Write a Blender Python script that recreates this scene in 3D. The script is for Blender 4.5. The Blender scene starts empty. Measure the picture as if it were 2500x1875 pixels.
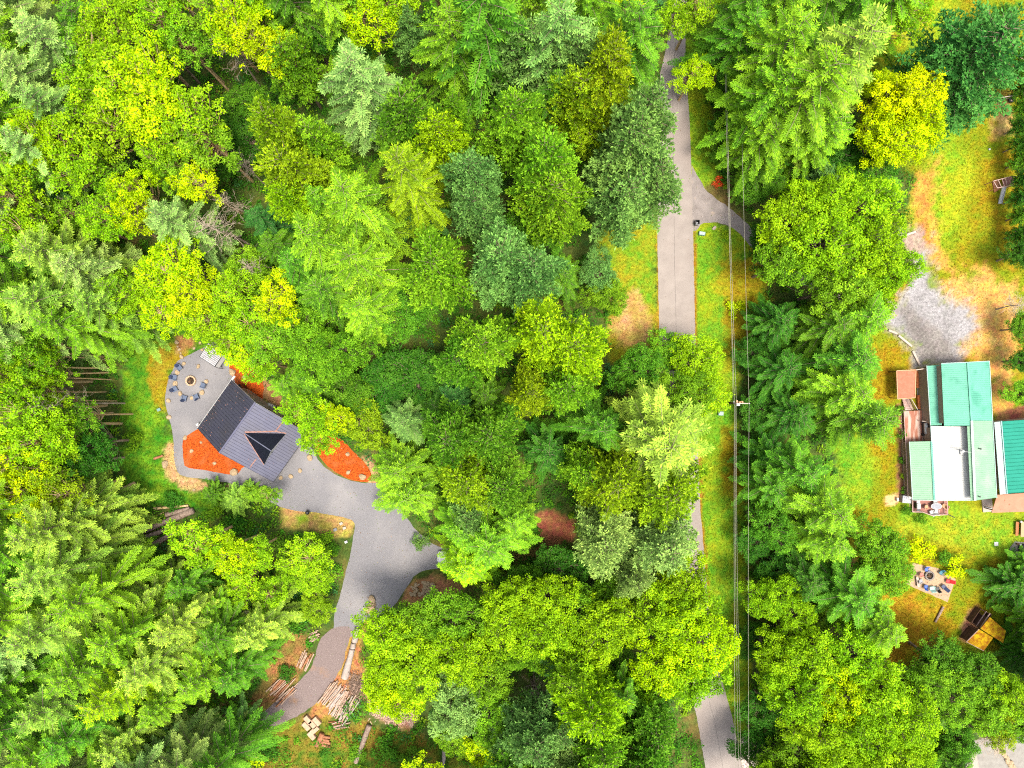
import bpy, math, random
import numpy as np
# ------------------------------------------------------------------ camera, sky, sun, exposure
scene = bpy.context.scene
H = 105.0            # camera height above the ground (m)
S = 16.0             # photo pixels (2500 wide) per metre on the ground
cam_d = bpy.data.cameras.new('drone_camera')
cam_d.sensor_width = 36.0
cam_d.lens = 36.0 * H / (2500 / S)
cam_d.clip_start = 1.0
cam_d.clip_end = 6000.0
cam = bpy.data.objects.new('drone_camera', cam_d)
scene.collection.objects.link(cam)
cam.location = (0, 0, H)
cam.rotation_euler = (0, 0, 0)
scene.camera = cam

SUN_EL, SUN_AZ = 76.0, 140.0      # elevation, compass azimuth (from +Y clockwise) of the veiled sun
world = bpy.data.worlds.new('World')
scene.world = world
world.use_nodes = True
wn = world.node_tree
bg = wn.nodes['Background']
sky = wn.nodes.new('ShaderNodeTexSky')
sky.sky_type = 'NISHITA'
sky.sun_disc = False
sky.sun_elevation = math.radians(SUN_EL)
sky.sun_rotation = math.radians(SUN_AZ)
sky.air_density = 1.0
sky.dust_density = 4.0
sky.ozone_density = 0.6
haze_white = wn.nodes.new('ShaderNodeHueSaturation')      # thin overcast: the blue of the sky is washed out
haze_white.inputs['Saturation'].default_value = 0.45
wn.links.new(sky.outputs['Color'], haze_white.inputs['Color'])
wn.links.new(haze_white.outputs['Color'], bg.inputs['Color'])
bg.inputs['Strength'].default_value = 0.12
sun_d = bpy.data.lights.new('sun', 'SUN')
sun_d.energy = 1.5
sun_d.angle = math.radians(16)
sun_d.color = (1.0, 0.91, 0.78)
sun = bpy.data.objects.new('sun', sun_d)
scene.collection.objects.link(sun)
el, az = math.radians(SUN_EL), math.radians(SUN_AZ)
from mathutils import Vector, Matrix
sdir = Vector((math.sin(az) * math.cos(el), math.cos(az) * math.cos(el), math.sin(el)))
sun.rotation_euler = sdir.to_track_quat('Z', 'Y').to_euler()
sun.location = sdir * 200
scene.view_settings.view_transform = 'Standard'
scene.view_settings.look = 'None'
scene.view_settings.gamma = 1.0
scene.view_settings.use_curve_mapping = False
scene.view_settings.exposure = 1.95
scene.cycles.filter_width = 1.1
scene.cycles.use_denoising = False
scene.cycles.max_bounces = 5
scene.cycles.diffuse_bounces = 2
scene.cycles.glossy_bounces = 2
scene.cycles.transmission_bounces = 3
scene.cycles.transparent_max_bounces = 4

# ------------------------------------------------------------------ helpers
COL = scene.collection
rnd = random.Random(7)


def P(px, py, z=0.0):
    """world point at height z seen at photo pixel (px, py)"""
    k = (1 - z / H) / S
    return ((px - 1250) * k, (937.5 - py) * k, z)


def PV(px, py, z=0.0):
    return Vector(P(px, py, z))


def tag(o, label=None, cat=None, group=None, kind=None):
    if label: o['label'] = label
    if cat: o['category'] = cat
    if group: o['group'] = group
    if kind: o['kind'] = kind
    return o


def empty(name, loc, rz=0.0, label=None, cat=None, group=None):
    o = bpy.data.objects.new(name, None)
    o.empty_display_size = 0.3
    COL.objects.link(o)
    o.location = loc
    o.rotation_euler = (0, 0, rz)
    return tag(o, label, cat, group)


def np_mesh(name, V, F, tone=None, smooth=False, col=None):
    """V (n,3), F list of index arrays (each (m,k)); tone per vertex"""
    me = bpy.data.meshes.new(name)
    V = np.asarray(V, dtype=np.float32)
    if isinstance(F, np.ndarray): F = [F]
    F = [f for f in F if len(f)]
    me.vertices.add(len(V))
    me.vertices.foreach_set('co', V.ravel())
    nl = sum(f.size for f in F)
    npoly = sum(len(f) for f in F)
    me.loops.add(nl)
    me.loops.foreach_set('vertex_index', np.concatenate([f.ravel() for f in F]).astype(np.int32))
    me.polygons.add(npoly)
    tot = np.concatenate([np.full(len(f), f.shape[1], np.int32) for f in F])
    start = np.concatenate([[0], np.cumsum(tot)[:-1]]).astype(np.int32)
    me.polygons.foreach_set('loop_start', start)
    me.polygons.foreach_set('loop_total', tot)
    if smooth:
        me.polygons.foreach_set('use_smooth', np.ones(npoly, bool))
    me.update(calc_edges=True)
    if tone is not None:
        a = me.attributes.new('tone', 'FLOAT', 'POINT')
        a.data.foreach_set('value', np.asarray(tone, np.float32))
    if col is not None:
        a = me.attributes.new('tint', 'FLOAT_COLOR', 'POINT')
        c = np.ones((len(V), 4), np.float32); c[:, :3] = col
        a.data.foreach_set('color', c.ravel())
    return me


def mk(name, me, mat, parent=None):
    o = bpy.data.objects.new(name, me)
    if mat and not me.materials: me.materials.append(mat)
    COL.objects.link(o)
    if parent: o.parent = parent
    return o


class MB:
    """collects simple solids, then links them as ONE mesh object"""
    def __init__(s):
        s.v = []; s.f = []

    def add(s, vs, fs):
        b = len(s.v)
        s.v += [tuple(v) for v in vs]
        s.f += [tuple(b + i for i in f) for f in fs]
        return s

    def box(s, c, d, rz=0.0, rx=0.0, ry=0.0, M=None, taper=1.0):
        m = M if M is not None else Matrix.Translation(c) @ Matrix.Rotation(rz, 4, 'Z') @ Matrix.Rotation(ry, 4, 'Y') @ Matrix.Rotation(rx, 4, 'X')
        x, y, z = d[0] / 2, d[1] / 2, d[2] / 2
        t = taper
        vs = [m @ Vector(p) for p in [(-x, -y, -z), (x, -y, -z), (x, y, -z), (-x, y, -z), (-x * t, -y * t, z), (x * t, -y * t, z), (x * t, y * t, z), (-x * t, y * t, z)]]
        return s.add(vs, [(0, 3, 2, 1), (4, 5, 6, 7), (0, 1, 5, 4), (1, 2, 6, 5), (2, 3, 7, 6), (3, 0, 4, 7)])

    def bar(s, a, b, w, h=None):
        """box-section bar from a to b"""
        a, b = Vector(a), Vector(b)
        h = h or w
        d = b - a
        if d.length < 1e-6: return s
        q = d.to_track_quat('X', 'Z').to_matrix().to_4x4()
        return s.box(None, (d.length, w, h), M=Matrix.Translation((a + b) / 2) @ q)

    def tube(s, pts, rad, n=8, cap=True):
        pts = [Vector(p) for p in pts]
        if not hasattr(rad, '__len__'): rad = [rad] * len(pts)
        base = len(s.v); ref = None
        for i, p in enumerate(pts):
            d = (pts[min(i + 1, len(pts) - 1)] - pts[max(i - 1, 0)]).normalized()
            if ref is None: ref = Vector((0, 0, 1)) if abs(d.z) < .9 else Vector((1, 0, 0))
            u = d.cross(ref).normalized(); w = d.cross(u).normalized(); ref = -w if False else ref
            for k in range(n):
                t = 2 * math.pi * k / n
                s.v.append(tuple(p + (u * math.cos(t) + w * math.sin(t)) * rad[i]))
        for i in range(len(pts) - 1):
            for k in range(n):
                a = base + i * n + k; b = base + i * n + (k + 1) % n
                s.f.append((a, a + n, b + n, b))
        if cap:
            s.f.append(tuple(base + k for k in range(n)))
            e = base + (len(pts) - 1) * n
            s.f.append(tuple(e + n - 1 - k for k in range(n)))
        return s

    def cyl(s, c, r, h, n=16, r2=None):
        return s.tube([c, (c[0], c[1], c[2] + h)], [r, r if r2 is None else r2], n)

    def prism(s, pts, z0, z1):
        n = len(pts)
        zz0 = z0 if hasattr(z0, '__len__') else [z0] * n
        zz1 = z1 if hasattr(z1, '__len__') else [z1] * n
        vs = [(p[0], p[1], zz0[i]) for i, p in enumerate(pts)] + [(p[0], p[1], zz1[i]) for i, p in enumerate(pts)]
        fs = [tuple(range(n - 1, -1, -1)), tuple(range(n, 2 * n))] + [(i, (i + 1) % n, n + (i + 1) % n, n + i) for i in range(n)]
        return s.add(vs, fs)

    def ring(s, c, r0, r1, h, n=24):
        vs = []
        for r, z in ((r0, c[2]), (r0, c[2] + h), (r1, c[2] + h), (r1, c[2])):
            for k in range(n):
                t = 2 * math.pi * k / n
                vs.append((c[0] + r * math.cos(t), c[1] + r * math.sin(t), z))
        fs = []
        for j in range(4):
            for k in range(n):
                fs.append((j * n + k, ((j + 1) % 4) * n + k, ((j + 1) % 4) * n + (k + 1) % n, j * n + (k + 1) % n))
        return s.add(vs, fs)

    def build(s, name, mat, parent=None, smooth=False, bevel=0.0):
        me = bpy.data.meshes.new(name)
        me.from_pydata(s.v, [], s.f)
        import bmesh
        bm = bmesh.new(); bm.from_mesh(me)
        bmesh.ops.recalc_face_normals(bm, faces=bm.faces)
        if bevel > 0:
            bmesh.ops.bevel(bm, geom=list(bm.edges), offset=bevel, segments=1, affect='EDGES', clamp_overlap=True)
        bm.to_mesh(me); bm.free()
        if smooth:
            for p in me.polygons: p.use_smooth = True
        return mk(name, me, mat, parent)


# ------------------------------------------------------------------ materials
def N(nt, t, **kw):
    n = nt.nodes.new(t)
    for k, v in kw.items(): setattr(n, k, v)
    return n


def base_mat(name, rough=0.8, spec=0.3, metal=0.0):
    m = bpy.data.materials.new(name); m.use_nodes = True
    nt = m.node_tree
    b = nt.nodes['Principled BSDF']
    b.inputs['Roughness'].default_value = rough
    b.inputs['Specular IOR Level'].default_value = spec
    b.inputs['Metallic'].default_value = metal
    return m, nt, b


KA = [1.0]


def noisy(name, c1, c2, scale=3.0, rough=0.8, spec=0.3, metal=0.0, detail=6, bump=0.0, c3=None, scale3=0.5, thr3=(0.55, 0.7), stretch=None, coord='Object', bscale=None, contrast=(0.3, 0.7), dist=0.0):
    """two-tone noise material, optional third colour in blotches"""
    c1 = tuple(v * KA[0] for v in c1); c2 = tuple(v * KA[0] for v in c2); c3 = tuple(v * KA[0] for v in c3) if c3 else None
    m, nt, b = base_mat(name, rough, spec, metal)
    tc = N(nt, 'ShaderNodeTexCoord')
    src = tc.outputs[coord]
    if stretch:
        mp = N(nt, 'ShaderNodeMapping'); mp.inputs['Scale'].default_value = stretch
        if len(stretch) == 3: pass
        nt.links.new(src, mp.inputs['Vector']); src = mp.outputs[0]
    nz = N(nt, 'ShaderNodeTexNoise'); nz.inputs['Scale'].default_value = scale; nz.inputs['Detail'].default_value = detail
    nz.inputs['Roughness'].default_value = 0.65; nz.inputs['Distortion'].default_value = dist
    nt.links.new(src, nz.inputs['Vector'])
    r = N(nt, 'ShaderNodeValToRGB')
    r.color_ramp.elements[0].position, r.color_ramp.elements[1].position = contrast
    r.color_ramp.elements[0].color = (*c1, 1); r.color_ramp.elements[1].color = (*c2, 1)
    nt.links.new(nz.outputs['Fac'], r.inputs['Fac'])
    out = r.outputs['Color']
    if c3:
        n3 = N(nt, 'ShaderNodeTexNoise'); n3.inputs['Scale'].default_value = scale3; n3.inputs['Detail'].default_value = 5
        nt.links.new(src, n3.inputs['Vector'])
        mr = N(nt, 'ShaderNodeMapRange'); mr.inputs['From Min'].default_value = thr3[0]; mr.inputs['From Max'].default_value = thr3[1]
        nt.links.new(n3.outputs['Fac'], mr.inputs['Value'])
        mx = N(nt, 'ShaderNodeMix', data_type='RGBA'); mx.inputs['B'].default_value = (*c3, 1)
        nt.links.new(mr.outputs['Result'], mx.inputs['Factor']); nt.links.new(out, mx.inputs['A'])
        out = mx.outputs['Result']
    nt.links.new(out, b.inputs['Base Color'])
    if bump:
        bp = N(nt, 'ShaderNodeBump'); bp.inputs['Strength'].default_value = bump; bp.inputs['Distance'].default_value = 0.1
        if bscale:
            nb = N(nt, 'ShaderNodeTexNoise'); nb.inputs['Scale'].default_value = bscale; nb.inputs['Detail'].default_value = 4
            nt.links.new(src, nb.inputs['Vector']); nt.links.new(nb.outputs['Fac'], bp.inputs['Height'])
        else:
            nt.links.new(nz.outputs['Fac'], bp.inputs['Height'])
        nt.links.new(bp.outputs[0], b.inputs['Normal'])
    return m


def flat(name, c, rough=0.6, spec=0.4, metal=0.0, var=0.25):
    return noisy(name, tuple(x * (1 - var) for x in c), tuple(min(1, x * (1 + var)) for x in c), 2.5, rough, spec, metal)


def leaf_mat(name, trans=0.3, jit=1.0):
    """leaf colour = object colour (a property of each tree) varied per leaf by the 'tone' attribute"""
    m = bpy.data.materials.new(name); m.use_nodes = True
    nt = m.node_tree; nt.nodes.clear()
    out = N(nt, 'ShaderNodeOutputMaterial')
    oi = N(nt, 'ShaderNodeObjectInfo')
    at = N(nt, 'ShaderNodeAttribute', attribute_name='tone')
    hs = N(nt, 'ShaderNodeHueSaturation')
    mh = N(nt, 'ShaderNodeMapRange'); mh.inputs['To Min'].default_value = 0.5 + 0.018 * jit; mh.inputs['To Max'].default_value = 0.5 - 0.020 * jit
    mv = N(nt, 'ShaderNodeMapRange'); mv.inputs['To Min'].default_value = 0.35; mv.inputs['To Max'].default_value = 1.65
    nt.links.new(at.outputs['Fac'], mh.inputs['Value']); nt.links.new(at.outputs['Fac'], mv.inputs['Value'])
    nt.links.new(oi.outputs['Color'], hs.inputs['Color'])
    nt.links.new(mh.outputs[0], hs.inputs['Hue']); nt.links.new(mv.outputs[0], hs.inputs['Value'])
    p = N(nt, 'ShaderNodeBsdfPrincipled')
    p.inputs['Roughness'].default_value = 0.5; p.inputs['Specular IOR Level'].default_value = 0.05
    nt.links.new(hs.outputs[0], p.inputs['Base Color'])
    t = N(nt, 'ShaderNodeBsdfTranslucent'); nt.links.new(hs.outputs[0], t.inputs['Color'])
    mx = N(nt, 'ShaderNodeMixShader'); mx.inputs[0].default_value = trans
    nt.links.new(p.outputs[0], mx.inputs[1]); nt.links.new(t.outputs[0], mx.inputs[2])
    nt.links.new(mx.outputs[0], out.inputs[0])
    return m


def tint_mat(name, trans=0.2):
    """leaf/grass colour from the 'tint' attribute"""
    m = bpy.data.materials.new(name); m.use_nodes = True
    nt = m.node_tree; nt.nodes.clear()
    out = N(nt, 'ShaderNodeOutputMaterial')
    at = N(nt, 'ShaderNodeAttribute', attribute_name='tint')
    p = N(nt, 'ShaderNodeBsdfDiffuse'); nt.links.new(at.outputs['Color'], p.inputs['Color'])
    t = N(nt, 'ShaderNodeBsdfTranslucent'); nt.links.new(at.outputs['Color'], t.inputs['Color'])
    mx = N(nt, 'ShaderNodeMixShader'); mx.inputs[0].default_value = trans
    nt.links.new(p.outputs[0], mx.inputs[1]); nt.links.new(t.outputs[0], mx.inputs[2])
    nt.links.new(mx.outputs[0], out.inputs[0])
    return m


M = {}
M['needle'] = leaf_mat('needle_foliage', 0.15)
M['leaf'] = leaf_mat('leaf_foliage', 0.25)
M['under'] = tint_mat('undergrowth_foliage')
M['bark'] = noisy('bark', (0.12, 0.085, 0.055), (0.30, 0.23, 0.165), 3, 0.9, 0.1, stretch=(1, 1, .3), bump=.4)
M['moss_bark'] = noisy('mossy_bark', (0.34, 0.21, 0.07), (0.52, 0.40, 0.24), 3, 0.9, 0.1, stretch=(1, 1, .3), bump=.4, c3=(0.24, 0.20, 0.02))
M['dead'] = noisy('dead_wood', (0.20, 0.15, 0.10), (0.42, 0.35, 0.27), 4, 0.9, 0.1, stretch=(1, 1, .3))
M['asphalt'] = noisy('road_surface', (0.195, 0.168, 0.150), (0.245, 0.213, 0.19), 0.6, 0.9, 0.2, detail=10, c3=(0.20, 0.165, 0.145), scale3=.12, thr3=(.5, .75))
M['seam'] = noisy('tar_seam', (0.09, 0.08, 0.07), (0.19, 0.165, 0.15), 1.5, 0.9)
M['drive'] = noisy('side_drive_surface', (0.15, 0.13, 0.12), (0.24, 0.21, 0.195), 0.7, 0.95, 0.1, detail=10, c3=(0.38, 0.27, 0.17), scale3=.35, thr3=(.58, .75))
M['gravel'] = noisy('grey_gravel', (0.115, 0.112, 0.118), (0.178, 0.172, 0.178), 7, 0.95, 0.1, detail=12, bump=.25, bscale=14, c3=(0.20, 0.19, 0.188), scale3=.2, thr3=(.45, .75))
M['dirt'] = noisy('dirt_lane_surface', (0.105, 0.080, 0.075), (0.185, 0.145, 0.135), 6.0, 0.95, 0.1, detail=12, bump=.25, bscale=12, c3=(0.20, 0.125, 0.085), scale3=.4, thr3=(.6, .75))
M['mulch'] = noisy('orange_bark_mulch', (0.15, 0.022, 0.004), (0.46, 0.082, 0.010), 5, 0.95, 0.1, detail=12, bump=.9, bscale=8, contrast=(.38, .62), c3=(0.28, 0.075, 0.02), scale3=.8, thr3=(.5, .7))
M['cabinroof'] = noisy('navy_metal_roof', (0.052, 0.053, 0.082), (0.070, 0.071, 0.100), 1.2, 0.40, 0.5, 0.42, c3=(0.058, 0.056, 0.066), scale3=.35, thr3=(.45, .8))
KA[0] = 0.6
M['whitewall'] = noisy('pale_siding', (0.50, 0.51, 0.47), (0.60, 0.61, 0.57), 2, 0.7)
M['white'] = flat('white_paint', (0.56, 0.56, 0.54), 0.5, var=.06)
M['black'] = flat('black_metal', (0.02, 0.02, 0.022), 0.4)
M['grey'] = flat('grey_metal', (0.28, 0.29, 0.30), 0.45)
M['rust'] = noisy('rusty_debris', (0.30, 0.12, 0.06), (0.42, 0.27, 0.24), 4, 0.9, 0.1)
M['navy'] = flat('navy_plastic', (0.035, 0.055, 0.13), 0.5)
M['navy_l'] = flat('slate_blue_plastic', (0.11, 0.15, 0.24), 0.5)
M['rock'] = noisy('tan_boulder', (0.36, 0.25, 0.14), (0.62, 0.48, 0.30), 3, 0.9, 0.15, bump=.5)
M['paver'] = noisy('tan_paver', (0.42, 0.28, 0.17), (0.60, 0.42, 0.27), 4, 0.9, 0.15, bump=.5, c3=(.25, .16, .10), scale3=2.5, thr3=(.6, .7))
M['teal'] = noisy('teal_metal_roof', (0.135, 0.44, 0.30), (0.165, 0.50, 0.35), 0.8, 0.6, 0.15, c3=(0.10, 0.36, 0.25), scale3=.5)
M['teal_fade'] = noisy('faded_green_metal_roof', (0.23, 0.42, 0.26), (0.28, 0.48, 0.31), 0.8, 0.6, 0.15, c3=(0.34, .48, .34), scale3=.3)
M['paleroof'] = noisy('white_metal_roof', (0.52, 0.52, 0.49), (0.60, 0.60, 0.56), 0.6, 0.5, 0.3)
M['teal_deep'] = noisy('deep_teal_metal_roof', (0.008, 0.25, 0.17), (0.014, 0.30, 0.21), 0.8, 0.6, 0.12)
M['palegutter'] = flat('pale_blue_green_trim', (0.36, 0.50, 0.46), 0.5, var=.08)
M['terra'] = noisy('terracotta_roof', (0.46, 0.19, 0.11), (0.55, 0.25, 0.15), 1.2, 0.7, 0.3, c3=(0.30, 0.12, 0.06), scale3=1.6, thr3=(.62, .7))
M['deckred'] = noisy('red_deck_boards', (0.30, 0.10, 0.055), (0.42, 0.17, 0.10), 2, 0.7, 0.3, c3=(0.60, 0.42, 0.34), scale3=.8, thr3=(.48, .62), stretch=(3, .4, 1))
M['deckplain'] = noisy('plain_red_deck', (0.32, 0.13, 0.10), (0.38, 0.17, 0.13), 2, 0.7, 0.3)
M['shelter'] = noisy('rusty_shelter_roof', (0.40, 0.125, 0.065), (0.50, 0.20, 0.12), 2, 0.8, 0.3, c3=(0.24, 0.13, 0.04), scale3=.6, thr3=(.56, .7))
M['orange'] = flat('orange_stained_wood', (0.50, 0.13, 0.025), 0.6)
M['peach'] = flat('peach_wood', (0.62, 0.30, 0.14), 0.6, var=.1)
M['conc'] = noisy('concrete', (0.26, 0.24, 0.21), (0.36, 0.34, 0.30), 1.5, 0.9, 0.2)
M['tread'] = noisy('pink_weathered_wood', (0.40, 0.24, 0.20), (0.60, 0.44, 0.38), 3, 0.8, 0.2)
M['darkwood'] = noisy('dark_wood', (0.06, 0.03, 0.02), (0.16, 0.08, 0.05), 3, 0.8, 0.2)
M['pole'] = noisy('utility_pole_wood', (0.05, 0.035, 0.022), (0.12, 0.08, 0.05), 4, 0.9, 0.1)
M['log'] = noisy('cut_log_wood', (0.38, 0.23, 0.15), (0.64, 0.47, 0.36), 3, 0.85, 0.15, bump=.4)
M['log_red'] = noisy('red_bark_log', (0.30, 0.10, 0.04), (0.52, 0.26, 0.14), 3, 0.85, 0.15, bump=.4)
M['log_white'] = noisy('bleached_log', (0.36, 0.29, 0.24), (0.56, 0.48, 0.43), 1.5, 0.85, 0.15, c3=(.10, .07, .05), scale3=2, thr3=(.65, .72))
M['log_grey'] = noisy('grey_brown_log', (0.22, 0.15, 0.11), (0.46, 0.35, 0.28), 3, 0.85, 0.15, bump=.5, c3=(0.14, .09, .06), scale3=2)
M['rough_cut'] = noisy('pale_sawn_block', (0.50, 0.31, 0.19), (0.66, 0.46, 0.32), 2, 0.85, 0.15)
M['moss'] = noisy('mossy_roof', (0.34, 0.13, 0.01), (0.62, 0.42, 0.01), 1.6, 0.95, 0.1, detail=8, bump=.7, contrast=(.4, .6))
M['wire'] = flat('aluminium_wire', (0.36, 0.34, 0.26), 0.5)
M['blue'] = flat('blue_plastic', (0.03, 0.12, 0.52), 0.5)
M['red'] = flat('red_plastic', (0.60, 0.012, 0.012), 0.5)
M['salmon'] = flat('faded_red_plastic', (0.60, 0.13, 0.09), 0.5)
M['mint'] = flat('mint_fabric', (0.36, 0.56, 0.50), 0.6, var=.1)
M['tealfab'] = flat('teal_plastic', (0.05, 0.22, 0.30), 0.6)
M['darkgreen'] = flat('dark_green_plastic', (0.20, 0.36, 0.32), 0.5)
M['glass'] = flat('dark_glass', (0.02, 0.025, 0.03), 0.08, 0.8)
M['shingle'] = flat('charcoal_shingle', (0.022, 0.026, 0.045), 0.8, var=.2)
M['tanroof'] = noisy('tan_roof', (0.48, 0.38, 0.30), (0.60, 0.50, 0.42), 2, 0.8)
M['flame'] = noisy('burnt_wood', (0.02, 0.012, 0.01), (0.36, 0.20, 0.10), 6, 0.9, contrast=(.45, .6))
M['ash'] = noisy('ash_bed', (0.03, 0.02, 0.015), (0.09, 0.06, 0.04), 6, 0.95)
M['carwhite'] = flat('white_car_paint', (0.75, 0.75, 0.74), 0.25, 0.6, var=.02)
M['rubber'] = flat('black_rubber', (0.015, 0.015, 0.016), 0.7)

# ------------------------------------------------------------------ ground with its natural zones
rng = np.random.default_rng(11)
_K = [(rng.uniform(-1, 1, 2), rng.uniform(0, 6.28)) for _ in range(14)]


def wob(x, y, f):
    """cheap smooth pseudo noise in -1..1"""
    r = np.zeros_like(x)
    for i, (k, ph) in enumerate(_K):
        a = 0.5 + i * 0.33
        th = ph * 2.7 + i
        r += np.sin((x * math.cos(th) + y * math.sin(th)) * f * a + ph + 1.7 * np.sin((x * k[1] - y * k[0]) * f * .7 + i)) / (0.8 + .35 * i)
    return r / 3.2


def poly_sd(x, y, pts):
    """signed distance (positive inside) in px units"""
    pts = np.asarray(pts, float)
    d = np.full(x.shape, 1e9); ins = np.zeros(x.shape, bool)
    n = len(pts)
    for i in range(n):
        a = pts[i]; b = pts[(i + 1) % n]
        ab = b - a
        t = np.clip(((x - a[0]) * ab[0] + (y - a[1]) * ab[1]) / (ab @ ab + 1e-9), 0, 1)
        d = np.minimum(d, np.hypot(x - a[0] - t * ab[0], y - a[1] - t * ab[1]))
        c = ((a[1] > y) != (b[1] > y)) & (x < (b[0] - a[0]) * (y - a[1]) / (b[1] - a[1] + 1e-12) + a[0])
        ins ^= c
    return np.where(ins, d, -d)


ZONES = []   # (name, polygon px, colour a, colour b, edge softness px, wobble px)


def Z(name, pts, a, b, soft=14, wb=14): ZONES.append((name, pts, a, b, soft, wb))


GRN = (0.055, 0.17, 0.008); YGR = (0.16, 0.21, 0.006); OCH = (0.25, 0.19, 0.006); ORG = (0.27, 0.135, 0.008); TAN = (0.35, 0.225, 0.075); RUST = (0.26, 0.10, 0.03)
Z('left_clearing', [(300, 790), (420, 690), (530, 830), (440, 880), (405, 960), (400, 1000), (430, 1110), (440, 1170), (520, 1190), (600, 1235), (520, 1260), (380, 1240), (300, 1200)], GRN, (0.14, 0.29, 0.012))
Z('left_ochre', [(385, 835), (470, 830), (450, 870), (412, 915), (402, 1000), (385, 1010), (362, 940), (372, 870)], (0.26, 0.20, 0.015), OCH)
Z('left_tan', [(400, 1080), (425, 1085), (440, 1160), (500, 1178), (572, 1188), (562, 1206), (520, 1206), (445, 1195), (404, 1160)], (0.45, 0.29, 0.13), (0.36, 0.24, 0.09), 8, 8)
Z('stone_dirt', [(425, 820), (470, 815), (478, 850), (430, 860)], (0.24, 0.12, 0.04), (0.30, 0.17, 0.06), 10, 6)
Z('brown_bank', [(625, 960), (650, 925), (700, 950), (735, 1000), (760, 1050), (730, 1060), (680, 1000)], (0.15, 0.07, 0.03), (0.28, 0.15, 0.07), 8, 8)
Z('pullout', [(690, 1225), (780, 1245), (870, 1262), (860, 1310), (800, 1310), (740, 1290), (690, 1290)], TAN, (0.30, 0.27, 0.04), 10, 8)
Z('pullout_green', [(720, 1255), (750, 1255), (755, 1275), (725, 1280)], (0.2, 0.3, 0.02), (0.25, 0.3, 0.02), 8, 4)
Z('orange_edge_tan', [(880, 1110), (910, 1130), (930, 1170), (915, 1200), (900, 1180), (905, 1150)], TAN, (0.42, 0.26, 0.13), 8, 6)
Z('lane_rust', [(845, 1500), (905, 1440), (925, 1480), (880, 1560), (900, 1690), (860, 1700), (800, 1760), (740, 1790), (700, 1790), (760, 1730), (810, 1650), (835, 1600)], (0.34, 0.15, 0.06), (0.30, 0.19, 0.04), 10, 10)
Z('lane_rust2', [(690, 1545), (745, 1540), (760, 1600), (700, 1700), (640, 1760), (610, 1720), (640, 1640)], (0.16, 0.13, 0.03), (0.30, 0.15, 0.05), 10, 10)
Z('debris_dirt', [(880, 1700), (960, 1700), (1020, 1760), (1000, 1790), (930, 1760)], (0.40, 0.22, 0.14), (0.30, 0.16, 0.08), 10, 10)
Z('bottom_clearing', [(620, 1800), (720, 1760), (800, 1760), (1000, 1790), (1120, 1830), (1200, 1875), (1200, 1960), (580, 1960)], (0.05, 0.13, 0.008), (0.20, 0.14, 0.02), 16, 16)
Z('rock_dirt', [(990, 1430), (1060, 1400), (1130, 1430), (1140, 1480), (1040, 1500), (980, 1470)], (0.36, 0.18, 0.08), (0.26, 0.15, 0.05), 10, 8)
Z('brown_hollow', [(1300, 1255), (1350, 1245), (1410, 1275), (1400, 1320), (1320, 1330)], (0.22, 0.075, 0.035), (0.26, 0.10, 0.05), 10, 8)
Z('brown_hollow2', [(1490, 1380), (1560, 1400), (1590, 1500), (1540, 1500)], (0.20, 0.08, 0.03), (0.16, 0.12, 0.03), 10, 8)
Z('left_verge', [(1470, 560), (1560, 535), (1606, 530), (1609, 880), (1560, 900), (1480, 880), (1490, 760), (1440, 660)], (0.13, 0.27, 0.012), (0.28, 0.26, 0.012), 14, 14)
Z('left_verge_tan', [(1525, 720), (1560, 700), (1590, 800), (1580, 860), (1520, 840), (1490, 800)], (0.48, 0.27, 0.14), (0.36, 0.24, 0.06), 14, 14)
Z('road_edge_strip', [(1604, 400), (1613, 400), (1615, 880), (1604, 880)], ORG, (0.34, 0.2, 0.02), 4, 3)
Z('right_verge', [(1668, 60), (1740, 60), (1740, 300), (1760, 430), (1700, 470), (1690, 545), (1720, 540), (1870, 560), (1870, 820), (1800, 900), (1810, 1100), (1830, 1300), (1830, 1600), (1840, 1900), (1780, 1900), (1720, 1600), (1695, 1200), (1690, 800)], (0.12, 0.27, 0.012), (0.22, 0.30, 0.010), 10, 10)
Z('right_verge_ochre', [(1760, 640), (1870, 600), (1870, 800), (1790, 880), (1760, 780)], OCH, (0.30, 0.27, 0.012), 26, 20)
Z('right_verge_ochre2', [(1765, 1040), (1800, 1040), (1820, 1250), (1775, 1240)], (0.28, 0.25, 0.012), OCH, 20, 14)
Z('road_edge_strip2', [(1690, 565), (1699, 565), (1705, 1050), (1720, 1300), (1745, 1600), (1800, 1875), (1790, 1875), (1733, 1600), (1709, 1300), (1697, 1050)], ORG, (0.28, 0.13, 0.02), 4, 3)
Z('gravel_corner', [(1806, 1800), (1840, 1790), (1845, 1930), (1812, 1930)], (0.42, 0.34, 0.31), (0.5, 0.42, 0.38), 8, 8)
Z('right_yard', [(2140, -60), (2500, -60), (2600, -60), (2700, 1900), (2500, 1700), (2420, 1640), (2300, 1640), (2180, 1640), (2120, 1540), (2140, 1400), (2060, 1330), (2080, 1200), (2030, 1080), (2060, 980), (2120, 900), (2110, 780), (2160, 700), (2210, 560), (2230, 440), (2160, 380), (2100, 300), (2140, 120)], YGR, OCH, 16, 18)
Z('yard_green_a', [(2200, 560), (2150, 640), (2240, 470), (2280, 300), (2180, 100), (2160, 0), (2330, 0), (2330, 300), (2380, 420), (2350, 560), (2300, 620)], (0.18, 0.29, 0.010), (0.28, 0.31, 0.010), 40, 20)
Z('yard_green_b', [(2030, 1080), (2110, 1060), (2140, 1160), (2120, 1250), (2060, 1200)], (0.09, 0.25, 0.012), (0.2, 0.3, 0.012), 20, 14)
Z('yard_green_c', [(2200, 1225), (2500, 1255), (2500, 1380), (2400, 1350), (2330, 1330), (2180, 1300)], (0.13, 0.27, 0.012), (0.26, 0.29, 0.012), 24, 16)
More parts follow.
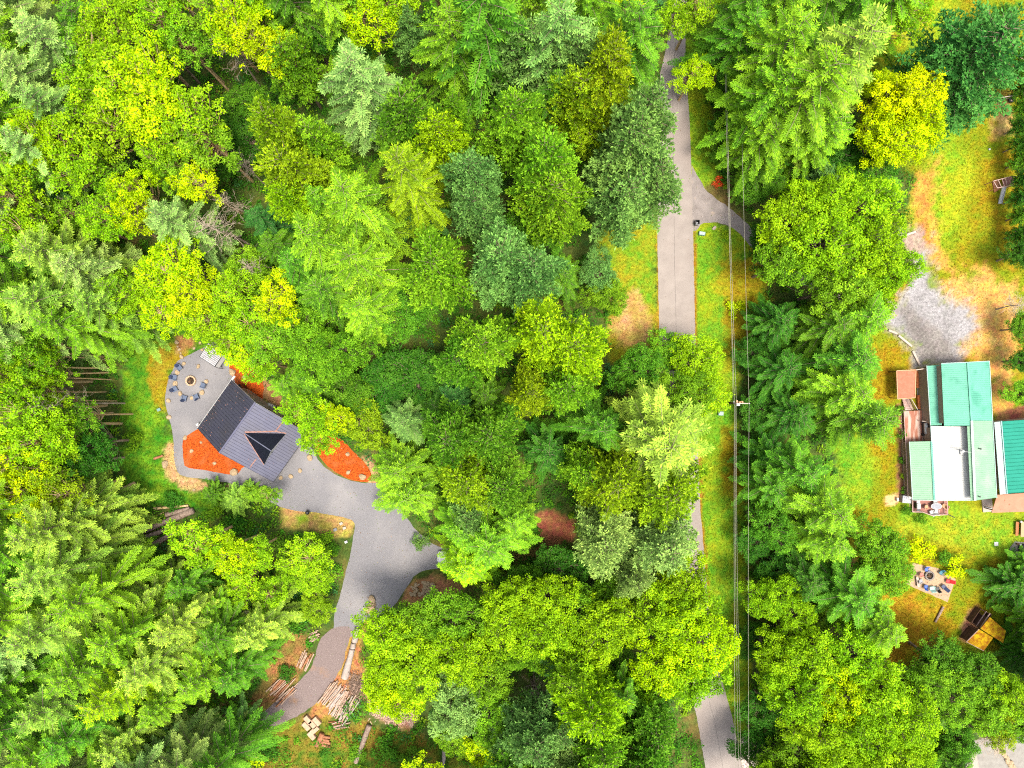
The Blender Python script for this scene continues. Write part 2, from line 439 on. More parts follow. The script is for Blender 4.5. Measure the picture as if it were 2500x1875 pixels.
Z('yard_green_d', [(2340, 1590), (2500, 1600), (2500, 1690), (2400, 1650)], (0.08, 0.19, 0.012), (0.14, 0.22, 0.012), 24, 16)
Z('yard_orange', [(2230, 430), (2290, 400), (2280, 560), (2330, 660), (2260, 640), (2230, 560)], (0.36, 0.18, 0.03), (0.42, 0.27, 0.05), 24, 20)
Z('yard_orange_b', [(2120, 860), (2200, 830), (2200, 960), (2140, 1000), (2090, 1000)], ORG, OCH, 20, 16)
Z('yard_orange_c', [(2140, 1400), (2220, 1440), (2320, 1500), (2330, 1600), (2180, 1620), (2120, 1540)], OCH, (0.34, 0.20, 0.012), 20, 18)
Z('yard_tan', [(2300, 690), (2400, 660), (2490, 700), (2480, 900), (2470, 1010), (2420, 1015), (2410, 870), (2330, 880), (2320, 790)], TAN, (0.50, 0.27, 0.06), 30, 26)
Z('yard_tan_b', [(2420, 230), (2470, 220), (2480, 330), (2420, 340)], (0.52, 0.33, 0.12), OCH, 16, 14)
Z('tan_disc', [(2160, 1210), (2190, 1206), (2196, 1225), (2180, 1236), (2162, 1232)], (0.60, 0.37, 0.18), (0.55, 0.33, 0.15), 4, 2)
Z('bed', [(2188, 985), (2203, 985), (2222, 1220), (2196, 1225), (2190, 1100)], (0.36, 0.18, 0.08), (0.22, 0.10, 0.05), 5, 5)
Z('shed_dirt', [(2370, 1490), (2385, 1484), (2395, 1540), (2360, 1566), (2345, 1560), (2348, 1530)], (0.42, 0.22, 0.12), (0.30, 0.13, 0.06), 8, 6)
Z('gravel_yard', [(2195, 578), (2245, 560), (2262, 600), (2270, 660), (2300, 720), (2370, 740), (2390, 790), (2350, 850), (2336, 892), (2240, 892), (2225, 850), (2185, 812), (2150, 790), (2190, 745), (2225, 700), (2235, 650), (2215, 600)], (0.20, 0.19, 0.185), (0.29, 0.275, 0.275), 34, 20)
Z('gravel_pink', [(2195, 578), (2245, 560), (2262, 600), (2225, 640)], (0.32, 0.23, 0.18), (0.26, 0.19, 0.15), 10, 6)
Z('gravel_dark', [(2190, 755), (2215, 740), (2260, 790), (2320, 830), (2330, 888), (2248, 888), (2236, 850), (2210, 800)], (0.13, 0.115, 0.105), (0.21, 0.19, 0.175), 18, 14)
Z('house_back_dirt', [(2420, 1015), (2500, 985), (2620, 985), (2620, 1030), (2420, 1030)], (0.20, 0.07, 0.04), (0.26, 0.12, 0.05), 8, 8)


def ground_colour(X, Y):
    """X,Y world arrays -> linear RGB"""
    px = X * S + 1250; py = 937.5 - Y * S
    n1 = wob(X, Y, 0.35); n2 = wob(Y + 40, X - 13, 1.3); n3 = wob(X * 1.1 + 9, Y, 3.1)
    a = np.array((0.030, 0.062, 0.010)); b = np.array((0.085, 0.10, 0.020))
    t = np.clip(0.5 + .5 * n1 + .3 * n2, 0, 1)[..., None]
    c = a * (1 - t) + b * t
    br = np.clip((n1 * .7 + n2 * .6 - .35) * 2, 0, 1)[..., None]
    c = c * (1 - br * .6) + np.array((0.15, 0.085, 0.03)) * br * .6
    for name, pts, ca, cb, soft, wb in ZONES:
        xs = [p[0] for p in pts]; ys = [p[1] for p in pts]
        m = 60
        sel = (px > min(xs) - m) & (px < max(xs) + m) & (py > min(ys) - m) & (py < max(ys) + m)
        if not sel.any(): continue
        x, y = px[sel], py[sel]
        sd = poly_sd(x, y, pts) + wb * (n2[sel] * .8 + n3[sel] * .7)
        w = np.clip(sd / soft + .5, 0, 1)[:, None]
        tt = np.clip(.5 + .55 * n2[sel] + .45 * n3[sel] + .5 * n1[sel], 0, 1)[:, None]
        cc = (np.array(ca) * (1 - tt) + np.array(cb) * tt) * .8
        c[sel] = c[sel] * (1 - w) + cc * w
    return c


def zone_mask(px, py, names, grow=0):
    m = np.zeros(px.shape, bool)
    for z in ZONES:
        if z[0] in names: m |= poly_sd(px, py, z[1]) > -grow
    return m


far = [-3000, -1200, -500, -250, -150, -110]
gx = np.array(far + list(np.arange(-92, 92.01, 0.4)) + [-f for f in far[::-1]])
gy = np.array(far + list(np.arange(-74, 74.01, 0.4)) + [-f for f in far[::-1]])
GX, GY = np.meshgrid(gx, gy)
gc = ground_colour(GX, GY)
nx, ny = len(gx), len(gy)
idx = np.arange(nx * ny).reshape(ny, nx)
gf = np.stack([idx[:-1, :-1], idx[:-1, 1:], idx[1:, 1:], idx[1:, :-1]], -1).reshape(-1, 4)
ground_me = np_mesh('ground', np.stack([GX, GY, np.zeros_like(GX)], -1).reshape(-1, 3), gf, col=gc.reshape(-1, 3))
gm, nt, b = base_mat('ground_soil_and_grass', 0.95, 0.1)
at = N(nt, 'ShaderNodeAttribute', attribute_name='tint')
tc = N(nt, 'ShaderNodeTexCoord')
nz = N(nt, 'ShaderNodeTexNoise'); nz.inputs['Scale'].default_value = 2.6; nz.inputs['Detail'].default_value = 9; nz.inputs['Roughness'].default_value = .75
nt.links.new(tc.outputs['Object'], nz.inputs['Vector'])
mr = N(nt, 'ShaderNodeMapRange'); mr.inputs['From Min'].default_value = .3; mr.inputs['From Max'].default_value = .7; mr.inputs['To Min'].default_value = .45; mr.inputs['To Max'].default_value = 1.5
nt.links.new(nz.outputs['Fac'], mr.inputs['Value'])
n2 = N(nt, 'ShaderNodeTexNoise'); n2.inputs['Scale'].default_value = .9; n2.inputs['Detail'].default_value = 6
nt.links.new(tc.outputs['Object'], n2.inputs['Vector'])
mh = N(nt, 'ShaderNodeMapRange'); mh.inputs['From Min'].default_value = .35; mh.inputs['From Max'].default_value = .65; mh.inputs['To Min'].default_value = .475; mh.inputs['To Max'].default_value = .525
nt.links.new(n2.outputs['Fac'], mh.inputs['Value'])
hs = N(nt, 'ShaderNodeHueSaturation')
nt.links.new(at.outputs['Color'], hs.inputs['Color']); nt.links.new(mr.outputs[0], hs.inputs['Value']); nt.links.new(mh.outputs[0], hs.inputs['Hue'])
nt.links.new(hs.outputs[0], b.inputs['Base Color'])
bp = N(nt, 'ShaderNodeBump'); bp.inputs['Strength'].default_value = .6; bp.inputs['Distance'].default_value = .2
nt.links.new(nz.outputs['Fac'], bp.inputs['Height']); nt.links.new(bp.outputs[0], b.inputs['Normal'])
tag(mk('ground', ground_me, gm), 'forest floor and mown grass of the clearings', kind='structure')


def outline(pts, step=0.7, amp=0.15, seed=0):
    """px polygon -> world points with a natural ragged edge"""
    w = [Vector(P(*p)[:2]) for p in pts]
    out = []; r = random.Random(seed)
    for i in range(len(w)):
        a, b = w[i], w[(i + 1) % len(w)]
        n = max(1, int((b - a).length / step))
        nr = Vector((-(b - a).y, (b - a).x)).normalized()
        for k in range(n):
            p = a.lerp(b, k / n)
            out.append(p + nr * (r.uniform(-amp, amp)))
    return out


def smooth_poly(pts, it=2):
    p = [Vector(q) for q in pts]
    for _ in range(it):
        q = []
        for i in range(len(p)):
            a, b = p[i], p[(i + 1) % len(p)]
            q += [a * .75 + b * .25, a * .25 + b * .75]
        p = q
    return [tuple(v) for v in p]


def sheet(name, pts, z, mat, amp=.12, seed=1, step=.6, label=None):
    o = outline(pts, step, amp, seed)
    import bmesh
    me = bpy.data.meshes.new(name); bm = bmesh.new()
    vs = [bm.verts.new((p.x, p.y, z)) for p in o]
    from mathutils.geometry import tessellate_polygon
    for t in tessellate_polygon([[Vector((p.x, p.y, 0)) for p in o]]):
        try: bm.faces.new([vs[i] for i in t])
        except ValueError: pass
    bmesh.ops.recalc_face_normals(bm, faces=bm.faces)
    for f in bm.faces:
        if f.normal.z < 0: f.normal_flip()
    bm.to_mesh(me); bm.free()
    ob = mk(name, me, mat)
    tag(ob, label, kind='structure')
    return ob


ROAD_L = [(1652, -400), (1641, 0), (1628, 110), (1612, 180), (1606, 300), (1604, 480), (1606, 650), (1609, 800), (1613, 1000), (1620, 1245), (1645, 1500), (1676, 1650), (1703, 1760), (1722, 1875), (1790, 2250)]
ROAD_R = [(1890, 2250), (1812, 1875), (1790, 1760), (1757, 1640), (1732, 1500), (1710, 1245), (1702, 1060), (1697, 800), (1692, 560), (1690, 480), (1684, 300), (1676, 180), (1673, 110), (1680, 0), (1695, -400)]


def strip(name, L, R, z, mat, amp=.04, step=.8, seed=1):
    r = random.Random(seed)
    def res(pts, n):
        w = [Vector(P(*p)[:2]) for p in pts]; c = [0]
        for i in range(len(w) - 1): c.append(c[-1] + (w[i + 1] - w[i]).length)
        out = []
        for k in range(n):
            t = c[-1] * k / (n - 1); i = max(j for j in range(len(c) - 1) if c[j] <= t + 1e-9)
            out.append(w[i].lerp(w[i + 1], (t - c[i]) / (c[i + 1] - c[i])))
        return out
    n = 260
    a, b = res(L, n), res(R, n)
    V = []
    for k in range(n):
        V.append((a[k].x + r.uniform(-amp, amp), a[k].y, z)); V.append((b[k].x + r.uniform(-amp, amp), b[k].y, z))
    m = MB(); m.add(V, [(2 * k, 2 * k + 1, 2 * k + 3, 2 * k + 2) for k in range(n - 1)])
    o = m.build(name, mat)
    for pl in o.data.polygons:
        if pl.normal.z < 0: pl.flip()
    return tag(o, kind='structure')


strip('road', ROAD_L, ROAD_R[::-1], 0.02, M['asphalt'])
strip('road_seam', [(x + (r[0] - x) * .47, y) for (x, y), r in zip(ROAD_L, ROAD_R[::-1])], [(x + (r[0] - x) * .47 + 1.1, y) for (x, y), r in zip(ROAD_L, ROAD_R[::-1])], 0.026, M['seam'], .015, seed=4)

sheet('side_driveway', smooth_poly([(1686, 395), (1700, 425), (1728, 470), (1770, 500), (1805, 528), (1850, 570), (1960, 630), (2080, 690), (2200, 745), (2190, 780), (2060, 740), (1930, 680), (1830, 600), (1800, 562), (1762, 543), (1722, 543), (1706, 552), (1698, 566), (1686, 560)], 1), 0.014, M['drive'], .12, 3)
sheet('gravel_driveway', smooth_poly([(436, 877), (470, 862), (500, 846), (525, 832), (560, 845), (572, 880), (572, 940), (610, 1010), (700, 1080), (735, 1085), (765, 1095), (778, 1130), (828, 1165), (885, 1180), (908, 1178), (930, 1180), (975, 1240), (1020, 1300), (1065, 1335), (1130, 1345), (1140, 1385), (1075, 1385), (1015, 1398), (990, 1440), (962, 1480), (935, 1503), (900, 1508), (880, 1530), (855, 1560), (815, 1560), (815, 1500), (826, 1470), (838, 1420), (852, 1370), (866, 1290), (866, 1272), (840, 1262), (780, 1252), (700, 1245), (640, 1215), (600, 1200), (570, 1180), (500, 1170), (443, 1163), (430, 1145), (424, 1120), (424, 1060), (410, 1010), (403, 985), (405, 955), (412, 920), (424, 897)], 1), 0.018, M['gravel'], .06, 4)
sheet('dirt_lane', smooth_poly([(815, 1530), (862, 1530), (850, 1565), (843, 1600), (830, 1640), (790, 1700), (740, 1742), (680, 1772), (620, 1800), (560, 1840), (540, 1820), (600, 1780), (640, 1740), (690, 1700), (735, 1660), (765, 1620), (775, 1580), (790, 1550)], 1), 0.023, M['dirt'], .12, 5)
sheet('mulch_bed', smooth_poly([(482, 1047), (450, 1067), (446, 1080), (447, 1120), (452, 1142), (490, 1146), (560, 1159), (580, 1158), (595, 1138), (640, 1130), (560, 1060), (500, 1040)], 1), 0.03, M['mulch'], .05, 6)
sheet('mulch_bed', smooth_poly([(768, 1075), (770, 1095), (790, 1130), (830, 1160), (875, 1177), (903, 1176), (909, 1157), (892, 1130), (862, 1102), (835, 1072), (805, 1062)], 1), 0.03, M['mulch'], .05, 7)
sheet('mulch_bed', smooth_poly([(566, 868), (556, 902), (580, 938), (572, 955), (640, 990), (645, 935), (625, 905), (600, 885), (580, 868)], 1), 0.03, M['mulch'], .08, 8)
sheet('concrete_drive', [(2372, 1808), (2420, 1800), (2520, 1800), (2560, 1900), (2380, 1900)], 0.02, M['conc'], .1, 9)
sheet('stone_paving', [(2228, 1374), (2212, 1426), (2313, 1470), (2333, 1414), (2290, 1388)], 0.03, M['paver'], .05, 10)

# ------------------------------------------------------------------ vegetation prototypes (numpy)
def unit(v): return v / (np.linalg.norm(v, axis=-1, keepdims=True) + 1e-9)


def kites(p, d, L, W, n):
    """pointed leaf/spray faces: base p, direction d, length L, width W, rough normal n"""
    d = unit(d); s = unit(np.cross(d, n))
    L = np.asarray(L)[:, None]; W = np.asarray(W)[:, None]
    v = np.stack([p, p + d * L * .45 + s * W * .5, p + d * L, p + d * L * .45 - s * W * .5], 1).reshape(-1, 3)
    f = np.arange(len(p) * 4, dtype=np.int32).reshape(-1, 4)
    return v, f


def np_tube(path, rad, n=5):
    path = np.asarray(path, float); rad = np.asarray(rad, float)
    K = len(path)
    d = unit(np.gradient(path, axis=0))
    ref = np.where(np.abs(d[:, 2:3]) < .9, np.array([[0, 0, 1.]]), np.array([[1., 0, 0]]))
    ref[:] = ref[0]
    u = unit(np.cross(d, ref)); w = np.cross(d, u)
    t = np.arange(n) * 2 * np.pi / n
    V = path[:, None] + (u[:, None] * np.cos(t)[None, :, None] + w[:, None] * np.sin(t)[None, :, None]) * rad[:, None, None]
    i = np.arange(K - 1)[:, None] * n; k = np.arange(n)[None]
    F = np.stack([i + k, i + n + k, i + n + (k + 1) % n, i + (k + 1) % n], -1).reshape(-1, 4)
    return V.reshape(-1, 3), F


class Tubes:
    def __init__(s): s.V = []; s.F = []; s.b = 0
    def add(s, path, rad, n=5):
        v, f = np_tube(path, rad, n); s.V.append(v); s.F.append(f + s.b); s.b += len(v)
    def mesh(s, name): return np_mesh(name, np.concatenate(s.V), np.concatenate(s.F), smooth=True)


def trunk_path(h, rg, k=8, bend=.25):
    z = np.linspace(-.1, h, k)
    ph = rg.uniform(0, 6.28, 2)
    x = bend * np.sin(z / h * 3 + ph[0]) - bend * math.sin(ph[0]); y = bend * np.sin(z / h * 2.4 + ph[1]) - bend * math.sin(ph[1])
    return np.stack([x, y, z], 1)


def conifer(seed, h=26., r=5., cb=.22, nb=105, kind='fir'):
    rg = np.random.default_rng(seed)
    T = Tubes()
    tp = trunk_path(h * .99, rg, 10, .2)
    T.add(tp, np.linspace(.32, .03, 10), 7)
    ps, ds, Ls, Ws, ns, ts = [], [], [], [], [], []
    lob = rg.uniform(0, 6.28, 3)
    for i in range(nb):
        t = (i + rg.uniform(0, 1)) / nb
        z = h * (cb + (1 - cb) * (t ** .92) * .985)
        rel = (h - z) / (h * (1 - cb))
        az = i * 2.39996 + rg.uniform(-.35, .35)
        if kind == 'fir': prof = min(1, rel ** .62 * 1.10); e = .60 - .75 * rel; dr = .05 + .03 * rg.random()
        elif kind == 'cedar': prof = min(1, rel ** .70 * 1.05); e = .30 - .7 * rel; dr = .075
        else: prof = min(1.0, (rel * 1.25) ** .55); e = .85 - .95 * rel; dr = .03
        if rel > .85: prof *= .8
        L = r * prof * (rg.uniform(.55, 1.35) if kind != 'tuft' else rg.uniform(.7, 1.12)) * (1 + .16 * math.sin(az * 2 + lob[0]) + .12 * math.sin(az * 3 + lob[1])) + .25
        base = np.array([np.interp(z, tp[:, 2], tp[:, 0]), np.interp(z, tp[:, 2], tp[:, 1]), z])
        dh = np.array([math.cos(az), math.sin(az), 0.]); sv = np.array([-dh[1], dh[0], 0.])
        curve = rg.uniform(-.12, .12)
        m = max(3, int(L / .24)) if kind != 'tuft' else max(3, int(L / .36))
        s = np.linspace(.10 if L < 2 else .16, 1, m)
        def bp(s): return base + dh * (L * s)[:, None] + sv * (curve * L * s * s)[:, None] + np.array([0, 0, 1.]) * (L * e * s - dr * L * L * s * s)[:, None]
        pts = bp(s)
        sp = np.linspace(0, .95, 5)
        T.add(bp(sp), np.linspace(.024 + .010 * L, .016, 5), 3)
        tan = unit(np.gradient(pts, axis=0)) if m > 1 else dh[None]
        btone = rg.uniform(.14, .68)
        for side in (-1, 1):
            tl = np.clip((.22 if kind == 'fir' else .38) * L * (1 - s) ** .7 + .22, .22, .72 if kind == 'fir' else 1.5) * rg.uniform(.75, 1.2, m) * np.clip(s * 3.2, .35, 1)
            ang = rg.uniform(.75, 1.05, m) * side
            perp = unit(np.cross(np.array([0, 0, 1.]), tan))
            td = tan * np.cos(ang)[:, None] + perp * np.sin(ang)[:, None]
            td[:, 2] -= (rg.uniform(.05, .30, m) if kind != 'cedar' else rg.uniform(.15, .5, m))
            if kind == 'tuft': td[:, 2] += .35
            td = unit(td)
            step = .22 if kind != 'tuft' else .30
            kmax = int(1.9 / step) + 1
            q = np.arange(kmax)[None] * step
            ok = q < tl[:, None]
            pp = pts[:, None] + td[:, None] * q[..., None]
            pp[..., 2] -= (.07 * q ** 2)
            frac = q / tl[:, None]
            sel = np.nonzero(ok)
            n0 = len(sel[0])
            if n0 == 0: continue
            P0 = pp[sel]; D0 = td[sel[0]]; fr = frac[sel]
            if kind == 'tuft':
                keep = rg.random(n0) < .62
                P0, D0, fr = P0[keep], D0[keep], fr[keep]; n0 = len(P0)
                if n0 == 0: continue
                ctone = rg.normal(size=n0) * .13
                for _ in range(7):
                    rd = rg.normal(size=(n0, 3)) * .62; rd[:, 2] = np.abs(rd[:, 2]) * .8 + .15
                    d = unit(D0 * .75 + rd)
                    ps.append(P0 + rg.normal(size=(n0, 3)) * .05); ds.append(d)
                    Ls.append(rg.uniform(.28, .46, n0)); Ws.append(rg.uniform(.11, .18, n0))
                    nn = rg.normal(size=(n0, 3)) * .6 + np.array([0, 0, 1.]) + dh * .3
                    ns.append(nn); ts.append(np.clip(btone + ctone + .16 * fr + rg.normal(size=n0) * .10, 0, 1))
            else:
                pr = unit(np.cross(np.array([0, 0, 1.]), D0))
                for a2 in (-.6, .6):
                    d = unit(D0 * math.cos(a2) + pr * math.sin(a2) + rg.normal(size=(n0, 3)) * .12)
                    d[:, 2] -= .06
                    ps.append(P0); ds.append(d)
                    Ls.append(rg.uniform(.30, .46, n0)); Ws.append(rg.uniform(.10, .15, n0))
                    nn = rg.normal(size=(n0, 3)) * .35 + np.array([0, 0, 1.]) + dh * .15
                    ns.append(nn); ts.append(np.clip(btone + .20 * fr + rg.normal(size=n0) * .12, 0, 1))
        # the leading tip
        ps.append(pts[-1:]); ds.append(tan[-1:]); Ls.append(np.array([.5])); Ws.append(np.array([.16])); ns.append(np.array([[0, 0, 1.]])); ts.append(np.array([.85]))
    p, d, L, W, n, t = [np.concatenate(a) for a in (ps, ds, Ls, Ws, ns, ts)]
    v, f = kites(p, d, L, W, n)
    return T.mesh(kind + '_trunk'), np_mesh(kind + '_crown', v, f, np.repeat(t, 4))


def leafy(seed, h=20., r=4.5, cr=4.5, ncl=60, rc=(.42, .85), dens=110, leaf=(.20, .38), lean=.5, kind='alder'):
    rg = np.random.default_rng(seed)
    T = Tubes()
    cz = h - cr
    tp = trunk_path(h - cr * .55, rg, 9, .45 if kind == 'alder' else .25)
    T.add(tp, np.linspace(.30 if kind == 'alder' else .34, .08, 9), 7)
    ps, ds, Ls, Ws, ns, ts = [], [], [], [], [], []
    lob = rg.uniform(0, 6.28, 3)
    for i in range(ncl):
        u = rg.normal(size=3); u /= np.linalg.norm(u)
        if u[2] < -.35: u[2] *= -.6
        u /= np.linalg.norm(u)
        rr = rg.uniform(.25, 1.05) ** .6
        azc = math.atan2(u[1], u[0])
        lobe = 1 + .22 * math.sin(azc * 2 + lob[0]) + .18 * math.sin(azc * 3 + lob[1])
        c = np.array([u[0] * r * rr * lobe, u[1] * r * rr * lobe, cz + u[2] * cr * rr])
        rad = rg.uniform(*rc)
        zt = min(tp[-1, 2], max(h * .35, c[2] - np.hypot(c[0], c[1]) * .9 - rg.uniform(0, 1)))
        b0 = np.array([np.interp(zt, tp[:, 2], tp[:, 0]), np.interp(zt, tp[:, 2], tp[:, 1]), zt])
        mid = (b0 * .45 + c * .55) + np.array([0, 0, -.12]) * np.linalg.norm(c - b0) + rg.normal(size=3) * .2
        s = np.linspace(0, 1, 5)[:, None]
        T.add((1 - s) ** 2 * b0 + 2 * s * (1 - s) * mid + s * s * c, np.linspace(.075, .02, 5), 3)
        for _ in range(2):
            e2 = c + rg.normal(size=3) * rad * .6
            T.add(np.array([c, (c + e2) / 2 + rg.normal(size=3) * .08, e2]), [.02, .014, .008], 3)
        m = int(dens * rad * rad * rg.uniform(.8, 1.2))
        dv = rg.normal(size=(m, 3)); dv[:, 2] = np.abs(dv[:, 2]) * 1.0 - .35 * (rg.random(m) < .4)
        dv = unit(dv)
        sub = 1 + .25 * np.sin(dv[:, 0] * 5 + i) * np.sin(dv[:, 1] * 5 + 2 * i)
        pp = c + dv * (rad * sub * rg.uniform(.45, 1.08, m) ** .7)[:, None] * np.array([1, 1, .7])
        nn = unit(dv * .5 + np.array([0, 0, .7]) + rg.normal(size=(m, 3)) * .5)
        dd = unit(np.cross(nn, rg.normal(size=(m, 3))))
        ps.append(pp); ds.append(dd); ns.append(nn)
        Ls.append(rg.uniform(*leaf, m)); Ws.append(rg.uniform(leaf[0] * .7, leaf[1] * .75, m))
        ts.append(np.clip(rg.uniform(.25, .72) + rg.normal(size=m) * .14, 0, 1))
    p, d, L, W, n, t = [np.concatenate(a) for a in (ps, ds, Ls, Ws, ns, ts)]
    v, f = kites(p, d, L, W, n)
    return T.mesh(kind + '_trunk'), np_mesh(kind + '_crown', v, f, np.repeat(t, 4))


def dead_tree(seed, h=18., r=2.2, nb=42, droop=.2):
    rg = np.random.default_rng(seed); T = Tubes()
    tp = trunk_path(h, rg, 9, .3)
    T.add(tp, np.linspace(.2, .03, 9), 6)
    B = Tubes()
    for i in range(nb):
        z = h * rg.uniform(.5, .99); rel = (h - z) / (h * .5)
        az = i * 2.4 + rg.uniform(-.4, .4); L = r * (.45 + .7 * rel ** .6) * rg.uniform(.6, 1.15)
        b0 = np.array([np.interp(z, tp[:, 2], tp[:, 0]), np.interp(z, tp[:, 2], tp[:, 1]), z])
        def grow(p, d, L, rad, depth):
            k = 5; pts = [p]
            for _ in range(k - 1):
                d = d + rg.normal(size=3) * .22; d = d / np.linalg.norm(d); pts.append(pts[-1] + d * L / (k - 1))
            B.add(pts, np.linspace(rad, rad * .4, k), 4)
            if depth:
                for q in range(3):
                    j = rg.integers(1, k); dd = d + rg.normal(size=3) * .7
                    grow(pts[j], dd / np.linalg.norm(dd), L * rg.uniform(.35, .6), rad * .6, depth - 1)
        grow(b0, np.array([math.cos(az), math.sin(az), rg.uniform(.1, .5)]), L, .036, 2)
    return T.mesh('dead_trunk'), B.mesh('dead_branches')


def shrub(seed, r=1.6, h=2.0, ncl=10, dens=80, leaf=(.16, .28)):
    rg = np.random.default_rng(seed)
    ps, ds, Ls, Ws, ns, ts = [], [], [], [], [], []; T = Tubes()
    for i in range(ncl):
        a = rg.uniform(0, 6.28); q = rg.uniform(0, .75) ** .6 * r
        c = np.array([math.cos(a) * q, math.sin(a) * q, h * rg.uniform(.4, .8) * (1 - .4 * q / r)])
        rad = r * rg.uniform(.28, .45)
        T.add(np.array([[0, 0, 0], c * .5 + [0, 0, .1], c]), [.035, .025, .012], 4)
        m = int(dens * rad * rad * 2.2 + 12)
        dv = rg.normal(size=(m, 3)); dv[:, 2] = np.abs(dv[:, 2]) * 1.1 - .2; dv = unit(dv)
        pp = c + dv * (rad * rg.uniform(.5, 1.1, m))[:, None]
        pp[:, 2] = np.maximum(pp[:, 2], .05)
        nn = unit(dv * .6 + np.array([0, 0, .6]) + rg.normal(size=(m, 3)) * .5)
        ps.append(pp); ns.append(nn); ds.append(unit(np.cross(nn, rg.normal(size=(m, 3)))))
        Ls.append(rg.uniform(*leaf, m)); Ws.append(rg.uniform(leaf[0] * .7, leaf[1] * .75, m)); ts.append(np.clip(rg.uniform(.35, .65) + rg.normal(size=m) * .15, 0, 1))
    p, d, L, W, n, t = [np.concatenate(a) for a in (ps, ds, Ls, Ws, ns, ts)]
    v, f = kites(p, d, L, W, n)
    return T.mesh('shrub_stem'), np_mesh('shrub_foliage', v, f, np.repeat(t, 4))


PROTO = {   # kind: (list of mesh pairs, reference h, reference r, leaf material, trunk material)
    'fir': ([conifer(s, 26, 5, c, n, 'fir') for s, c, n in ((1, .2, 96), (2, .28, 90), (3, .15, 102), (4, .3, 86))], 26, 5, 'needle', 'bark'),
    'cedar': ([conifer(s, 26, 5, c, n, 'cedar') for s, c, n in ((5, .12, 140), (6, .2, 130))], 26, 5, 'needle', 'bark'),
    'tuft': ([conifer(s, 26, 5, c, n, 'tuft') for s, c, n in ((7, .35, 92), (8, .4, 86), (9, .35, 96), (10, .45, 88))], 26, 5, 'needle', 'bark'),
    'alder': ([leafy(s, 20, 4.2, 4.2, n) for s, n in ((21, 120), (22, 100), (23, 135), (24, 110))], 20, 4.2, 'leaf', 'moss_bark'),
    'maple': ([leafy(s, 16, 5.2, 4.6, n, (.45, .92), 110, (.20, .38), .3, 'maple') for s, n in ((31, 230), (32, 250), (33, 215), (34, 240))], 16, 5.2, 'leaf', 'bark'),
    'shrub': ([shrub(s) for s in (41, 42, 43)], 2.0, 1.6, 'leaf', 'bark'),
    'dead': ([dead_tree(s) for s in (51, 52, 53)], 18, 2.2, 'dead', 'dead'),
}

# ------------------------------------------------------------------ the trees
TC = {   # leaf colours (linear)
    'Y': ((0.32, 0.49, 0.002), 'yellow-green'), 'L': ((0.19, 0.37, 0.005), 'lime green'), 'G': ((0.075, 0.205, 0.010), 'mid green'),
    'K': ((0.125, 0.285, 0.010), 'fresh green'), 'P': ((0.18, 0.30, 0.060), 'pale silvery green'), 'B': ((0.11, 0.24, 0.045), 'blue-green'),
    'D': ((0.035, 0.125, 0.008), 'dark green'), 'O': ((0.17, 0.28, 0.006), 'olive yellow'), 'T': ((0.045, 0.16, 0.024), 'dark teal-green'),
    'F': ((0.185, 0.32, 0.030), 'pale yellow-green'),
    'X': ((0.42, 0.56, 0.001), 'bright yellow'),
}
